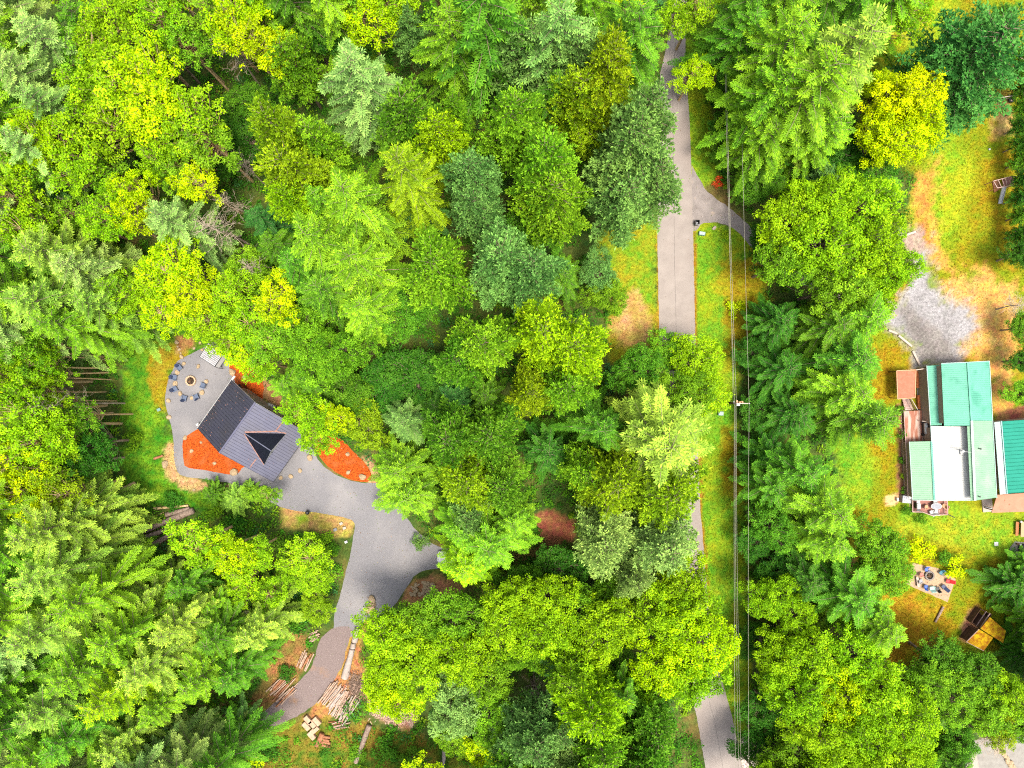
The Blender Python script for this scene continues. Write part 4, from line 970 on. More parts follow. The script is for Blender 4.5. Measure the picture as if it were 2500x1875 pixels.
DEAD = [(530, 92, 19, 2.4, 'bare grey dead tree leaning over the yellow trees right of the upper left woods'), (505, 545, 18, 2.6, 'bleached dead tree with dense twiggy crown, largest of the dead trees on the left'),
        (545, 480, 15, 1.6, 'small pale dead tree above the largest bleached dead tree'), (150, 485, 15, 1.0, 'thin snag in the dark gap near the left edge'), (578, 1505, 10, 2.2, 'pale twiggy dead tree beside the lower left conifers, above the dirt lane'),
        (1310, 1700, 11, 1.8, 'curling pale dead tree in the dark gap near the bottom edge'), (570, 390, 14, 1.5, 'small white dead tree left of the olive conifers'), (600, 650, 15, 1.8, 'white branched dead tree above the yellow trees near the pergola'),
        (95, 995, 20, 1.8, 'long bare dead tree with white twigs left of the cabin clearing'), (640, 740, 14, 1.5, 'pale dead tree among yellow foliage above the pergola'), (2440, 1825, 7, 2.6, 'white bare-branched tree over the concrete drive at the lower right'), (2500, 745, 6, 1.6, 'bare white branches at the right edge beside the tan lawn')]
for i, (x, y, h, r, l) in enumerate(DEAD):
    place_tree('dead', 'G', x, y, h, r, l, 'dead trees', i)
SHR = [('X', 2248, 1346, 2.6, 2.2, 'bright yellow shrub above the right-hand fire pit, larger of the two'), ('X', 2338, 1384, 2.2, 1.9, 'bright yellow shrub right of the right-hand fire pit, smaller of the two'), ('G', 2300, 1365, 1.6, 1.4, 'green shrub between the two bright yellow shrubs'),
       ('G', 2197, 1000, 1.2, .8, 'green shrub in the planting bed beside the deck stairs'), ('G', 2201, 1060, 1.3, .8, 'green shrub in the planting bed beside the lower deck'), ('G', 2204, 1128, 1.0, .7, 'round shrub in the planting bed, third from the stairs'), ('O', 2207, 1163, 1.0, .6, 'olive shrub in the planting bed, fourth from the stairs'), ('G', 2210, 1196, 1.0, .7, 'green shrub in the planting bed just above the grey hot tub'),
       ('G', 2213, 1243, 1.4, .9, 'green shrub left of the small red deck'), ('G', 2250, 1266, 1.3, 1.0, 'low green shrub below the small red deck'), ('Y', 1800, 755, 1.6, 1.6, 'yellow-green shrub under the power lines on the right verge'), ('O', 1768, 575, 1.0, .9, 'spiky olive clump in the grass beside the driveway mouth'),
       ('B', 1027, 1325, 1.6, 1.5, 'blue-green shrub on the gravel by the white car'), ('K', 520, 1230, 2.0, 2.4, 'fresh green bush above the yellow trees and below the tan path edge'), ('D', 580, 1270, 1.6, 2.0, 'dark leafy bush below the gravel path edge'), ('G', 690, 1330, 1.8, 2.2, 'green bush left of the gravel turnaround'), ('K', 780, 1330, 1.6, 2.2, 'fresh green bush at the left edge of the gravel turnaround'),
       ('G', 820, 1340, 1.3, 1.2, 'small green bush touching the gravel turnaround'), ('K', 300, 860, 2.2, 1.7, 'green bush at the foot of the bare left stems, upper'), ('K', 320, 1080, 2.2, 1.7, 'green bush at the foot of the bare left stems, lower'), ('D', 420, 1230, 1.4, 1.8, 'dark bush just above the felled grey logs'),
       ('G', 720, 1500, 1.6, 2.2, 'green bush left of the dirt lane where it leaves the gravel'), ('G', 660, 1590, 1.6, 2.0, 'green bush beside the upper left log stack'), ('D', 700, 1650, 1.2, 1.6, 'dark green bush between the two left log stacks'), ('G', 940, 1830, 1.6, 2.2, 'green bush right of the long plank log at the bottom'), ('G', 1010, 1850, 1.6, 2.0, 'green bush at the bottom edge left of the pale stump'),
       ('D', 650, 1840, 1.4, 2.0, 'dark bush below the dirt lane at the bottom edge'), ('G', 870, 1840, 1.4, 1.6, 'green bush left of the long plank log at the bottom'), ('D', 1755, 240, 2.4, 2.0, 'dark rounded bush left of the power lines near the top'), ('D', 1750, 330, 2.2, 2.0, 'dark rounded bush left of the power lines above the driveway'), ('G', 1770, 395, 1.6, 1.4, 'green bush above the driveway mouth')]
for i, (c, x, y, h, r, l) in enumerate(SHR):
    place_tree('shrub', c, x, y, h, r, l, 'shrubs', i + 500)
place_tree('shrub', (0.55, .09, .02), 1756, 445, 1.0, 1.0, 'rust-orange dying bush above the driveway mouth', 'shrubs', 560)

# ------------------------------------------------------------------ undergrowth and grass (uncountable)
CLEAR = ['left_clearing', 'left_ochre', 'left_tan', 'stone_dirt', 'brown_bank', 'pullout', 'orange_edge_tan', 'lane_rust', 'lane_rust2', 'debris_dirt', 'rock_dirt', 'brown_hollow', 'left_verge', 'right_verge', 'right_yard', 'gravel_corner', 'gravel_yard', 'yard_green_b', 'bed', 'tan_disc', 'bottom_clearing']
HARD = [ROAD_L + ROAD_R,
        [(1686, 395), (1700, 425), (1728, 470), (1770, 500), (1805, 528), (1850, 570), (1960, 630), (2080, 690), (2200, 745), (2190, 780), (2060, 740), (1930, 680), (1830, 600), (1800, 562), (1762, 543), (1722, 543), (1698, 566)],
        [(436, 877), (470, 862), (525, 820), (575, 845), (640, 930), (735, 1060), (765, 1085), (800, 1060), (850, 1090), (910, 1150), (930, 1180), (975, 1240), (1065, 1335), (1140, 1345), (1140, 1395), (1015, 1398), (990, 1440), (935, 1503), (880, 1530), (855, 1565), (830, 1640), (790, 1700), (680, 1772), (550, 1840), (540, 1810), (640, 1740), (735, 1660), (775, 1590), (826, 1470), (838, 1420), (866, 1290), (780, 1252), (700, 1245), (600, 1200), (570, 1180), (443, 1163), (424, 1060), (403, 985), (405, 955)],
        [(2185, 880), (2640, 870), (2640, 1260), (2190, 1260)], [(2372, 1800), (2560, 1795), (2580, 1910), (2290, 1900)]]


def in_hard(px, py, grow=2):
    m = np.zeros(px.shape, bool)
    for h in HARD: m |= poly_sd(px, py, h) > -grow
    return m


def scatter(n, seed):
    rg = np.random.default_rng(seed)
    return rg.uniform(-60, 2560, n), rg.uniform(-60, 1935, n), rg


def ground_tint(x, y): return ground_colour(x[None], y[None])[0]


px, py, rg = scatter(11000, 5)
ok = ~in_hard(px, py, 12) & ~zone_mask(px, py, CLEAR, 0)
ok |= (rg.random(len(px)) < .5) & zone_mask(px, py, ['bottom_clearing'], -6) & ~in_hard(px, py, 10)
px, py = px[ok], py[ok]
nC = len(px); LP = 40
cx = (px - 1250) / S; cy = (937.5 - py) / S
rad = rg.uniform(.5, 1.3, nC); hh = rad * rg.uniform(.6, 1.5, nC)
dv = rg.normal(size=(nC, LP, 3)); dv[..., 2] = np.abs(dv[..., 2]) * 1.1; dv = unit(dv)
q = rg.uniform(.45, 1.1, (nC, LP, 1))
pos = dv * q * np.stack([rad, rad, hh], -1)[:, None]
pos[..., 0] += cx[:, None]; pos[..., 1] += cy[:, None]; pos[..., 2] += .05
nn = unit(dv * .5 + np.array([0, 0, .8]) + rg.normal(size=dv.shape) * .5)
dd = unit(np.cross(nn, rg.normal(size=dv.shape)))
pal = np.array([(0.05, 0.17, 0.012), (0.035, 0.12, 0.012), (0.09, 0.24, 0.012), (0.16, 0.28, 0.012), (0.05, 0.16, 0.04)])
pc = pal[rg.choice(5, nC, p=[.34, .24, .26, .10, .06])][:, None] * rg.uniform(.7, 1.35, (nC, LP, 1))
v, f = kites(pos.reshape(-1, 3), dd.reshape(-1, 3), rg.uniform(.2, .42, nC * LP), rg.uniform(.14, .28, nC * LP), nn.reshape(-1, 3))
tag(mk('undergrowth', np_mesh('undergrowth', v, f, col=np.repeat(pc.reshape(-1, 3), 4, 0)), M['under']), 'dense green undergrowth of ferns and brambles between the trees', 'undergrowth', kind='stuff')

px, py, rg = scatter(420000, 6)
inzone = zone_mask(px, py, ['left_clearing', 'left_verge', 'right_verge', 'right_yard', 'bottom_clearing', 'pullout', 'yard_green_b', 'lane_rust', 'lane_rust2'], 0)
ok = inzone & ~in_hard(px, py, 1) & ~(zone_mask(px, py, ['gravel_yard', 'tan_disc', 'bed', 'shed_dirt'], 0) & (rg.random(len(px)) < .985)) & ~(zone_mask(px, py, ['yard_tan', 'left_verge_tan', 'yard_tan_b', 'lane_rust', 'pullout', 'yard_orange'], 0) & (rg.random(len(px)) < .6))
ok &= poly_sd(px, py, [(2212, 1374), (2200, 1426), (2318, 1475), (2340, 1414), (2290, 1380)]) < 0
px, py = px[ok], py[ok]
x = (px - 1250) / S; y = (937.5 - py) / S
n = len(x); print('grass', n)
g = ground_tint(x, y) * rg.uniform(.6, 1.5, (n, 1)) * np.array([1, 1, 1])
shift = rg.uniform(-.18, .18, (n, 1)); g = g * np.concatenate([1 + shift, 1 - shift * .4, np.ones((n, 1))], 1)
d = rg.normal(size=(n, 3)); d[:, 2] = np.abs(d[:, 2]) * .7 + .25
v, f = kites(np.stack([x, y, np.zeros(n)], 1), d, rg.uniform(.14, .34, n), rg.uniform(.05, .12, n), rg.normal(size=(n, 3)) + np.array([0, 0, .8]))
tag(mk('grass', np_mesh('grass', v, f, col=np.repeat(g, 4, 0)), M['under']), 'short patchy green and dry yellow grass of the clearings', 'grass', kind='stuff')

for o in []:
    if o.get('label') and not 4 <= len(o['label'].split()) <= 16: print('LABELLEN', len(o['label'].split()), o['label'])

# fallen leaves and grit on the hard surfaces (uncountable)
rg = np.random.default_rng(31)
n = 15000
qx = rg.uniform(380, 1850, n); qy = rg.uniform(-40, 1900, n)
hard = in_hard(qx, qy, -1) & (qx < 1840)
dro = poly_sd(qx, qy, HARD[0])
keep = hard & ((dro < 0) | (rg.random(n) < np.exp(-dro / 7.0)) | (rg.random(n) < .10))
keep &= ~((qx > 430) & (qx < 760) & (qy > 930) & (qy < 1180))
qx, qy = qx[keep], qy[keep]; n = len(qx)
d = rg.normal(size=(n, 3)); d[:, 2] *= .15
v, f = kites(np.stack([(qx - 1250) / S, (937.5 - qy) / S, np.full(n, .035)], 1), d, rg.uniform(.08, .22, n), rg.uniform(.05, .12, n), rg.normal(size=(n, 3)) * .2 + np.array([0, 0, 1]))
pal = np.array([(.24, .13, .06), (.12, .07, .04), (.30, .24, .16), (.10, .16, .03), (.36, .32, .28)])
tag(mk('leaf_litter', np_mesh('leaf_litter', v, f, col=np.repeat(pal[rg.choice(5, n)] * rg.uniform(.6, 1.2, (n, 1)), 4, 0)), M['under']), 'fallen leaves, bark and grit scattered over the road and gravel', 'leaf litter', kind='stuff')

# ------------------------------------------------------------------ navy-roofed cabin
def slab(name, c4, thick, mat, parent, rib_axis=0, spacing=.45, rib=.06, ribw=.06, inset_ribs=.0):
    """roof plane: four corners (a,b,c,d); ribs run a->b direction (rib_axis 0) or b->c (1)"""
    a, b, c, d = [Vector(v) for v in c4]
    n = (b - a).cross(d - a).normalized()
    if n.z < 0: n = -n
    m = MB()
    lo = [v - n * thick for v in (a, b, c, d)]
    m.add([a, b, c, d] + lo, [(0, 1, 2, 3), (7, 6, 5, 4), (0, 4, 5, 1), (1, 5, 6, 2), (2, 6, 7, 3), (3, 7, 4, 0)])
    if spacing:
        if rib_axis == 0: p0, p1, q0, q1 = a, d, b, c
        else: p0, p1, q0, q1 = a, b, d, c
        ln = ((p1 - p0).length + (q1 - q0).length) / 2
        k = max(2, int(ln / spacing))
        for i in range(k + 1):
            t = min(max(i / k, .004), .996)
            s, e = p0.lerp(p1, t), q0.lerp(q1, t)
            dd = (e - s).normalized(); w = dd.cross(n).normalized() * ribw / 2; u = n * rib
            m.add([s - w, s + w, e + w, e - w, s - w * .4 + u, s + w * .4 + u, e + w * .4 + u, e - w * .4 + u], [(4, 5, 6, 7), (0, 1, 5, 4), (1, 2, 6, 5), (2, 3, 7, 6), (3, 0, 4, 7)])
    return m.build(name, mat, parent)


def ray_plane(px, py, p0, n):
    o = Vector((0, 0, H)); d = PV(px, py, 0) - o
    t = (p0 - o).dot(n) / d.dot(n)
    return o + d * t


ZE, ZR = 3.0, 7.0
B_, C_, D_, E_ = PV(482, 1046, ZE), PV(536, 1106, ZR), PV(623, 983, ZR), PV(667, 1177, ZE)
rv = D_ - C_
A_, F_ = B_ + rv, E_ + rv
cab = empty('cabin', ((B_ + F_) / 2).to_tuple()[:2] + (0,), 0, 'small cabin with navy standing-seam gable roof and pale walls on the gravel pad', 'cabin')
inv = Matrix.Translation(-Vector(cab.location))


def own(o, root):
    o.matrix_parent_inverse = inv_of(root); return o


def inv_of(root): return (Matrix.Translation(root.location) @ Matrix.Rotation(root.rotation_euler.z, 4, 'Z')).inverted()


def world_part(mb, name, mat, root, **kw):
    o = mb.build(name, mat, root, **kw); o.matrix_parent_inverse = inv_of(root); return o


def wslab(name, c4, thick, mat, root, *a, **kw):
    o = slab(name, c4, thick, mat, root, *a, **kw); o.matrix_parent_inverse = inv_of(root); return o


un = (E_ - B_); un.z = 0; un.normalize(); vn = Vector((rv.x, rv.y, 0)).normalized()
wslab('roof', [B_, C_, D_, A_], .14, M['cabinroof'], cab, 0, .42)
r2 = wslab('roof', [E_, C_ + un * .001, D_ + un * .001, F_], .14, M['cabinroof'], cab, 0, .42)
m = MB(); m.bar(C_ - vn * .02 + Vector((0, 0, .03)), D_ + vn * .02 + Vector((0, 0, .03)), .24, .07); world_part(m, 'ridge_cap', flat('light_ridge_metal', (.10, .10, .16), .4, .5, .3, .1), cab)
# walls under the roof
gw = MB()
def up(p, dz): return Vector((p.x, p.y, p.z - dz))
for_ = []
Bw, Ew = B_ + un * .55 - vn * 0, E_ - un * .55
cs = [(Bw.x, Bw.y, 0), (Bw.x, Bw.y, ZE + .55 * (ZR - ZE) / ((C_ - B_).xy.length) - .3), (C_.x, C_.y, ZR - .3), (Ew.x, Ew.y, ZE + .55 * (ZR - ZE) / ((C_ - E_).xy.length) - .3), (Ew.x, Ew.y, 0)]
Lr = rv.length
f0 = [Vector(c) + vn * .35 for c in cs]; f1 = [Vector(c) + vn * (Lr - .35) for c in cs]
gw.add(f0 + f1, [(0, 1, 2, 3, 4), (9, 8, 7, 6, 5)] + [(i, (i + 1) % 5, 5 + (i + 1) % 5, 5 + i) for i in range(5)])
world_part(gw, 'wall', M['whitewall'], cab)
# pale fascia boards round the eaves
for a, b in ((B_, A_), (A_, D_), (D_, F_), (B_, C_), (C_, E_), (E_, F_)):
    m = MB(); m.bar(Vector(a) - Vector((0, 0, .17)), Vector(b) - Vector((0, 0, .17)), .06, .2)
    world_part(m, 'fascia', M['white'] if (a, b) in ((B_, A_), (A_, D_), (D_, F_)) else M['black'], cab)
# gutter with downpipe and the white posts at the eaves
m = MB(); g0, g1 = B_ - un * .1 - Vector((0, 0, .1)), A_ - un * .1 - Vector((0, 0, .1)); m.bar(g0, g1, .05, .08); world_part(m, 'gutter', M['white'], cab)
m = MB(); m.bar(PV(483, 1037, 2.6), PV(486, 1034, .3), .1); m.box(PV(484, 1036, .25), (.5, .35, .5), .6); world_part(m, 'downpipe', M['white'], cab)
m = MB(); m.bar(A_ + vn * .05 - Vector((0, 0, .1)), A_ + vn * .75 - Vector((0, 0, .1)), .28, .2); world_part(m, 'eave_return', M['white'], cab)
# dormer: a cross gable whose valleys run down to the two low corners
pn = (E_ - C_).cross(D_ - C_).normalized()
T_ = ray_plane(597, 1057, C_, pn); K1 = ray_plane(699, 1059, C_, pn); K2 = ray_plane(646, 1135, C_, pn)
up1 = Vector((0, 0, .30)); lift = Vector((0, 0, .07))
G_ = PV(663, 1101, T_.z + .05)
dm = MB()
for a, b, c in ((T_ + lift, K1 + lift, G_ + lift), (T_ + lift, G_ + lift, K2 + lift)):
    n = (b - a).cross(c - a).normalized(); n = n if n.z > 0 else -n
    lo = [v - n * .1 for v in (a, b, c)]
    dm.add([a, b, c] + lo, [(0, 1, 2), (5, 4, 3), (0, 3, 4, 1), (1, 4, 5, 2), (2, 5, 3, 0)])
    k = 8; low = b if (b - G_ - lift).length > .01 else c
    rd0, rd1 = a, G_ + lift
    for i in range(1, k):
        s = rd0.lerp(rd1, i / k); e = rd0.lerp(low, i / k)
        w = (rd1 - rd0).normalized() * .025
        dm.add([s - w, s + w, e + w, e - w, s - w + n * .045, s + w + n * .045, e + w + n * .045, e - w + n * .045], [(4, 5, 6, 7), (0, 1, 5, 4), (1, 2, 6, 5), (2, 3, 7, 6), (3, 0, 4, 7)])
dorm = world_part(dm, 'dormer', flat('dark_navy_dormer_metal', (.016, .019, .034), .4, .5, .4, .1), cab)
m = MB(); m.bar(T_ + lift * 1.7, G_ + lift * 1.7, .14, .05); o = world_part(m, 'dormer_ridge', flat('ridge_grey', (.08, .09, .14), .4), cab)
m = MB(); Kc = (K1 + K2) / 2
fw = [K1.lerp(G_, .04) - un * .12, K2.lerp(G_, .04) - un * .12, G_ - un * .25 - Vector((0, 0, .12))]
m.add([v for v in fw] + [v - un * .1 for v in fw], [(0, 1, 2), (5, 4, 3), (0, 3, 4, 1), (1, 4, 5, 2), (2, 5, 3, 0)]); world_part(m, 'dormer_wall', M['whitewall'], cab)
m = MB(); m.bar(K1 + Vector((0, 0, .06)), G_ + Vector((0, 0, .08)), .045, .06); m.bar(K2 + Vector((0, 0, .06)), G_ + Vector((0, 0, .08)), .045, .06); world_part(m, 'dormer_trim', M['grey'], cab)
m = MB(); m.tube([G_ + un * .1 - vn * .1, G_ + un * .22 - vn * .1 + Vector((0, 0, .05))], .1, 8); world_part(m, 'porch_lamp', M['black'], cab)
m = MB()
s0, s1 = ray_plane(692, 1027, C_, pn), ray_plane(610, 1141, C_, pn)
up2 = pn * (.02 if pn.z > 0 else -.02)
K1o = ray_plane(694, 1056, C_, pn)
m.bar(s0 + up2, ray_plane(671, 1055, C_, pn) + up2, .17, .03); m.bar(s1 + up2, ray_plane(626, 1120, C_, pn) + up2, .15, .03)
m.bar(ray_plane(597, 1055, C_, pn) + up2, ray_plane(672, 1053, C_, pn) + up2, .2, .03); m.bar(ray_plane(672, 1053, C_, pn) + up2, ray_plane(699, 1058, C_, pn) + up2, .16, .03); m.bar(ray_plane(596, 1059, C_, pn) + up2, ray_plane(644, 1134, C_, pn) + up2, .13, .03)
world_part(m, 'flashing', M['rust'], cab)
m = MB()
rr = random.Random(4)
pl = (C_ - B_).cross(D_ - B_).normalized()
pl = pl if pl.z > 0 else -pl
for i in range(46):
    a, b = rr.random(), rr.random()
    q = B_ + (C_ - B_) * a + rv * b + pl * .05
    m.box(q, (rr.uniform(.04, .12), rr.uniform(.04, .09), .02), rr.uniform(0, 3))
for i in range(24):
    a, b = rr.random(), rr.random(); q = C_ + (E_ - C_) * a + rv * b + Vector((0, 0, .06)); m.box(q, (rr.uniform(.04, .1), .05, .02), rr.uniform(0, 3))
world_part(m, 'fallen_petals', M['rust'], cab)
m = MB(); a = PV(642, 993, 4.6); m.bar(a, PV(655, 1001, 4.4), .12, .35); m.bar(PV(655, 1001, 4.4), PV(660, 998, 4.2), .1, .1)
world_part(m, 'wall_vent', M['black'], cab)
m = MB(); m.bar(PV(641, 996, 4.9), PV(665, 1010, 4.6), .05, .05); m.bar(PV(641, 996, 4.9), PV(645, 990, 4.9), .05); world_part(m, 'vent_rail', M['white'], cab)
m = MB(); m.box(PV(588, 948, 1.0), (1.1, .9, 2.0), 0.6); world_part(m, 'lean_to_box', M['black'], cab)

hp = empty('heat_pump', PV(666, 990, 0), math.radians(-32), 'white boxy heat pump standing on the brown bank beside the pale cabin wall', 'heat pump')
MB().box((0, 0, .5), (1.0, .5, .8)).build('casing', M['white'], hp, bevel=.03)
m = MB(); m.ring((.1, 0, .9), .16, .2, .02, 16); m.box((-.55, 0, .5), (.08, .3, .3)); m.build('fan_guard', M['grey'], hp)
MB().box((-.35, 0, .05), (.1, .6, .1)).box((.35, 0, .05), (.1, .6, .1)).build('foot', M['black'], hp)

# ------------------------------------------------------------------ slatted pergola
pe = empty('pergola', PV(528, 870, 0), 0, 'slatted pergola with white boards down two sides at the top of the gravel patio', 'pergola')
z = 2.5
q = [PV(509, 838, z), PV(488, 871, z), PV(524, 895, z), PV(547, 862, z)]
for i in range(4):
    m = MB(); p = q[i]; m.bar(p, (p.x, p.y, 0), .1); world_part(m, 'post', M['black'], pe)
m = MB()
for i in range(4): m.bar(q[i], q[(i + 1) % 4], .09, .14)
world_part(m, 'roof_frame', M['black'], pe)
m = MB()
for i in range(15):
    t = (i + .5) / 15; a = q[0].lerp(q[3], t); b = q[1].lerp(q[2], t); m.bar(a + Vector((0, 0, .06)), b + Vector((0, 0, .06)), .085, .04)
world_part(m, 'roof_slats', flat('pale_grey_slats', (.6, .6, .62), .5), pe)
o1, o2, o3 = PV(535, 899, 1.5), PV(559, 863, 1.5), PV(538, 844, 1.5)
m = MB(); m.add([q[2], o1, o2, q[3]] + [v - Vector((0, 0, .05)) for v in (q[2], o1, o2, q[3])], [(0, 1, 2, 3), (7, 6, 5, 4), (0, 4, 5, 1), (1, 5, 6, 2), (2, 6, 7, 3), (3, 7, 4, 0)]); world_part(m, 'side_board', M['white'], pe)
m = MB(); v4 = (q[3] + Vector((0, 0, .01)), o2 + Vector((0, .03, 0)), o3, PV(525, 839, z)); m.add(list(v4) + [v - Vector((0, 0, .05)) for v in v4], [(0, 1, 2, 3), (7, 6, 5, 4), (0, 4, 5, 1), (1, 5, 6, 2), (2, 6, 7, 3), (3, 7, 4, 0)]); world_part(m, 'side_board', M['white'], pe)
m = MB(); m.bar(q[2], o1, .06); m.bar(o1, o2, .06); m.bar(q[3], o2, .06); m.bar(q[3], q[2], .06)
for v in (o1, o2, o3): m.bar(v, (v.x, v.y, 0), .08)
world_part(m, 'side_frame', M['black'], pe)

# ------------------------------------------------------------------ fire rings
def fire_ring(px, py, r, mat, label, logs=6, z0=0.02):
    c = PV(px, py, 0)
    o = empty('fire_pit', c, 0, label, 'fire pit')
    n = 16
    m = MB()
    for i in range(n):
        t = 2 * math.pi * i / n
        m.box((math.cos(t) * r, math.sin(t) * r, z0 + .17), (.24, 2 * math.pi * r / n * .92, .32), t)
    m.build('stone_ring', mat, o, bevel=.02)
    m = MB(); m.cyl((0, 0, z0), r - .12, .06, 20); m.build('ash_bed', M['ash'], o)
    for i in range(logs):
        t = rnd.uniform(0, 3.14); a = Vector((math.cos(t), math.sin(t), 0)) * r * .6; c0 = Vector((rnd.uniform(-.1, .1), rnd.uniform(-.1, .1), z0 + .14 + .03 * i))
        m = MB(); m.tube([c0 - a, c0 + a], .055, 6); m.build('firewood', M['flame'], o)
    return o


fire_ring(467, 929.6, .68, noisy('pale_orange_stone', (.58, .36, .2), (.72, .52, .36), 3), 'round stone fire ring with burnt wood in the middle of the gravel patio', 7)


def adirondack(px, py, face, label, body, seat, group='chairs round the patio fire ring'):
    """face = direction (radians, world) the sitter looks"""
    o = empty('garden_chair', PV(px, py, 0.02), face - math.pi / 2, label, 'chair', group)   # local +Y = forward
    m = MB()
    for i in range(5): m.box((0, -.15 + i * .125, .36 - .0 + .0 * i + (i - 2) * .015), (.56, .11, .025))
    m.build('seat', seat, o)
    m = MB()
    for i in range(5):
        x = (i - 2) * .115; hgt = .78 - abs(i - 2) * .07
        m.bar((x, -.18, .32), (x * 1.12, -.18 - hgt * .52, .32 + hgt * .85), .105, .025)
    m.bar((-.3, -.36, .62), (.3, -.36, .62), .07, .03)
    m.build('backrest', body, o)
    for s in (-1, 1):
        MB().box((s * .34, .06, .56), (.13, .78, .03)).build('armrest', seat, o)
        m = MB(); m.bar((s * .33, .38, 0), (s * .33, .38, .55), .09, .03); m.build('leg', body, o)
        m = MB(); m.bar((s * .29, .40, .33), (s * .29, -.5, .05), .03, .12); m.build('leg', body, o)
    return o


fx, fy, _ = P(467, 929.6)
CH = [(440, 897, 'uppermost navy garden chair on the left rim of the gravel patio, nearest the grass'), (427.5, 921.5, 'navy garden chair leftmost of all, level with the fire ring'), (429, 950, 'navy garden chair lower left of the fire ring, just below an orange boulder'),
      (452.5, 972, 'navy garden chair below the fire ring, left of a small round boulder'), (482, 969, 'navy garden chair below right of the fire ring, right of a small round boulder'), (498.5, 941.6, 'lighter slate-blue garden chair right of the fire ring')]
for x, y, l in CH:
    a = P(x, y); adirondack(x, y, math.atan2(fy - a[1], fx - a[0]), l, M['navy'] if x < 495 else M['navy_l'], M['navy_l'] if x < 495 else M['navy_l'])

# ------------------------------------------------------------------ boulders
def boulder(px, py, r, label, group='boulders round the cabin', mat='rock', el=1.2, z=0):
    rg = np.random.default_rng(int(px * 7 + py)); import bmesh
    bm = bmesh.new(); bmesh.ops.create_icosphere(bm, subdivisions=2, radius=1)
    pl = [(unit(rg.normal(size=3)), rg.uniform(.62, .92)) for _ in range(9)]
    for v in bm.verts:
        c = np.array(v.co)
        for n, dd in pl:
            k = c @ n
            if k > dd: c = c - n * (k - dd)
        c += rg.normal(size=3) * .015
        v.co = (c[0] * r * el, c[1] * r, c[2] * r * .75 + r * .35)
    me = bpy.data.meshes.new('boulder'); bm.to_mesh(me); bm.free()
    o = mk('boulder', me, M[mat]); o.location = PV(px, py, z); o.rotation_euler.z = rg.uniform(0, 3.1)
    return tag(o, label, 'boulder', group)


BO = [(449, 888, .30, 'small boulder above the topmost navy chair'), (433.5, 908.5, .42, 'pale cream block-like boulder between the two upper left navy chairs'), (428.7, 936.7, .40, 'orange boulder between the two left navy chairs'), (441.6, 961, .36, 'boulder between the two lower left navy chairs'),
      (468.5, 971, .30, 'small round boulder between the two lowest navy chairs'), (494, 958, .40, 'oval boulder below the slate-blue chair'), (505, 931, .33, 'small boulder just above the slate-blue chair'), (485, 895, .33, 'lone boulder above the fire ring, towards the pergola'),
      (412, 978, .34, 'boulder on the left gravel edge below the chairs'), (444.5, 871, .36, 'pale round boulder at the top rim of the gravel patio'), (412.5, 1019, .38, 'boulder on the left gravel edge level with the cabin gutter'), (452, 1068.5, .34, 'pale boulder on the upper left edge of the big mulch bed'),
      (568, 908.5, .58, 'long boulder on the edge of the small upper mulch bed'), (597, 923, .34, 'pointed boulder inside the small upper mulch bed'), (468, 1101, .32, 'boulder inside the big mulch bed, upper left'), (524, 1131.5, .30, 'boulder inside the big mulch bed, lower middle'),
      (573, 1152.4, .60, 'large boulder at the right tip of the big mulch bed'), (564, 1188.5, .52, 'brown round boulder on the lower gravel edge'), (404, 1134, .55, 'large pale boulder on the tan ground left of the gravel path'), (686, 1167, .32, 'boulder nearest the lower corner of the cabin roof'),
      (711, 1163, .36, 'second boulder of the four right of the cabin corner'), (732.5, 1149, .34, 'third boulder of the four right of the cabin corner'), (757, 1117, .46, 'long boulder between the cabin and the right mulch bed'), (849, 1108.5, .32, 'round boulder in the upper part of the right mulch bed'),
      (850.5, 1153, .32, 'pointed boulder low in the right mulch bed'), (885, 1163.5, .54, 'large square boulder at the tip of the right mulch bed'), (491, 1080, .22, 'small brown stone in the big mulch bed near the roof edge'), (432.4, 836, .30, 'pale stone on the brown ground far above the fire ring'),
      (434, 846, .16, 'tiny stone in the row above the patio, upper'), (438, 853, .24, 'stone in the row above the patio, middle'), (441, 862, .16, 'tiny stone in the row above the patio, lower'), (474, 850, .22, 'pale stone left of the pergola'), (489, 837, .22, 'stone beside the top corner of the pergola'), (494, 854, .22, 'stone touching the left corner of the pergola'),
      (913, 1145, .16, 'small pale stone right of the right mulch bed'), (474, 1196, .22, 'small white stone in the grass below the tan path edge'), (1743.6, 557, .34, 'white stone in the grass beside the driveway mouth')]
for b in BO: boulder(*b, mat='rock' if b[1] != 557 else 'tanroof')
k = 0
rg = np.random.default_rng(77)
for i in range(64):
    a, q = rg.uniform(0, 6.28), rg.uniform(0, 1) ** .5
    x, y = 1036 + math.cos(a) * q * 34, 1442 + math.sin(a) * q * 22
    boulder(x, y, rg.uniform(.18, .32), 'tan fist-to-head-sized rock in the heaped rock pile beside the gravel turnaround', 'rocks in the rock pile', z=max(0, .45 * (1 - q)))
for x, y, l in ((909, 1462, 'pale slab stone, top one of three at the lane mouth'), (909, 1475, 'pale round stone, middle one of three at the lane mouth')): boulder(x, y, .55, l)
o = MB().box(P(904, 1488, .4), (1.4, 1.1, .7), .15).build('stone_block', M['rough_cut'], None, bevel=.08); tag(o, 'cube-like pale stone block with dark dots at the lane mouth', 'stone block')
for x, y, w, mt, l in ((818.5, 1293, .55, 'grey', 'small dark grey block on the tan pull-out'), (841, 1289, .5, 'tanroof', 'small pale block on the tan pull-out'), (845, 1323, .45, 'white', 'small white block at the grass corner by the turnaround'), (388, 1000, .55, 'darkgreen', 'grey-green utility box lid in the grass left of the gravel patio'), (833, 1278, .5, 'tanroof', 'tan block at the edge of the pull-out gravel')):
    tag(MB().box(P(x, y, .15), (w, w * .8, .3), .4).build('block', M[mt], None, bevel=.03), l, 'block')
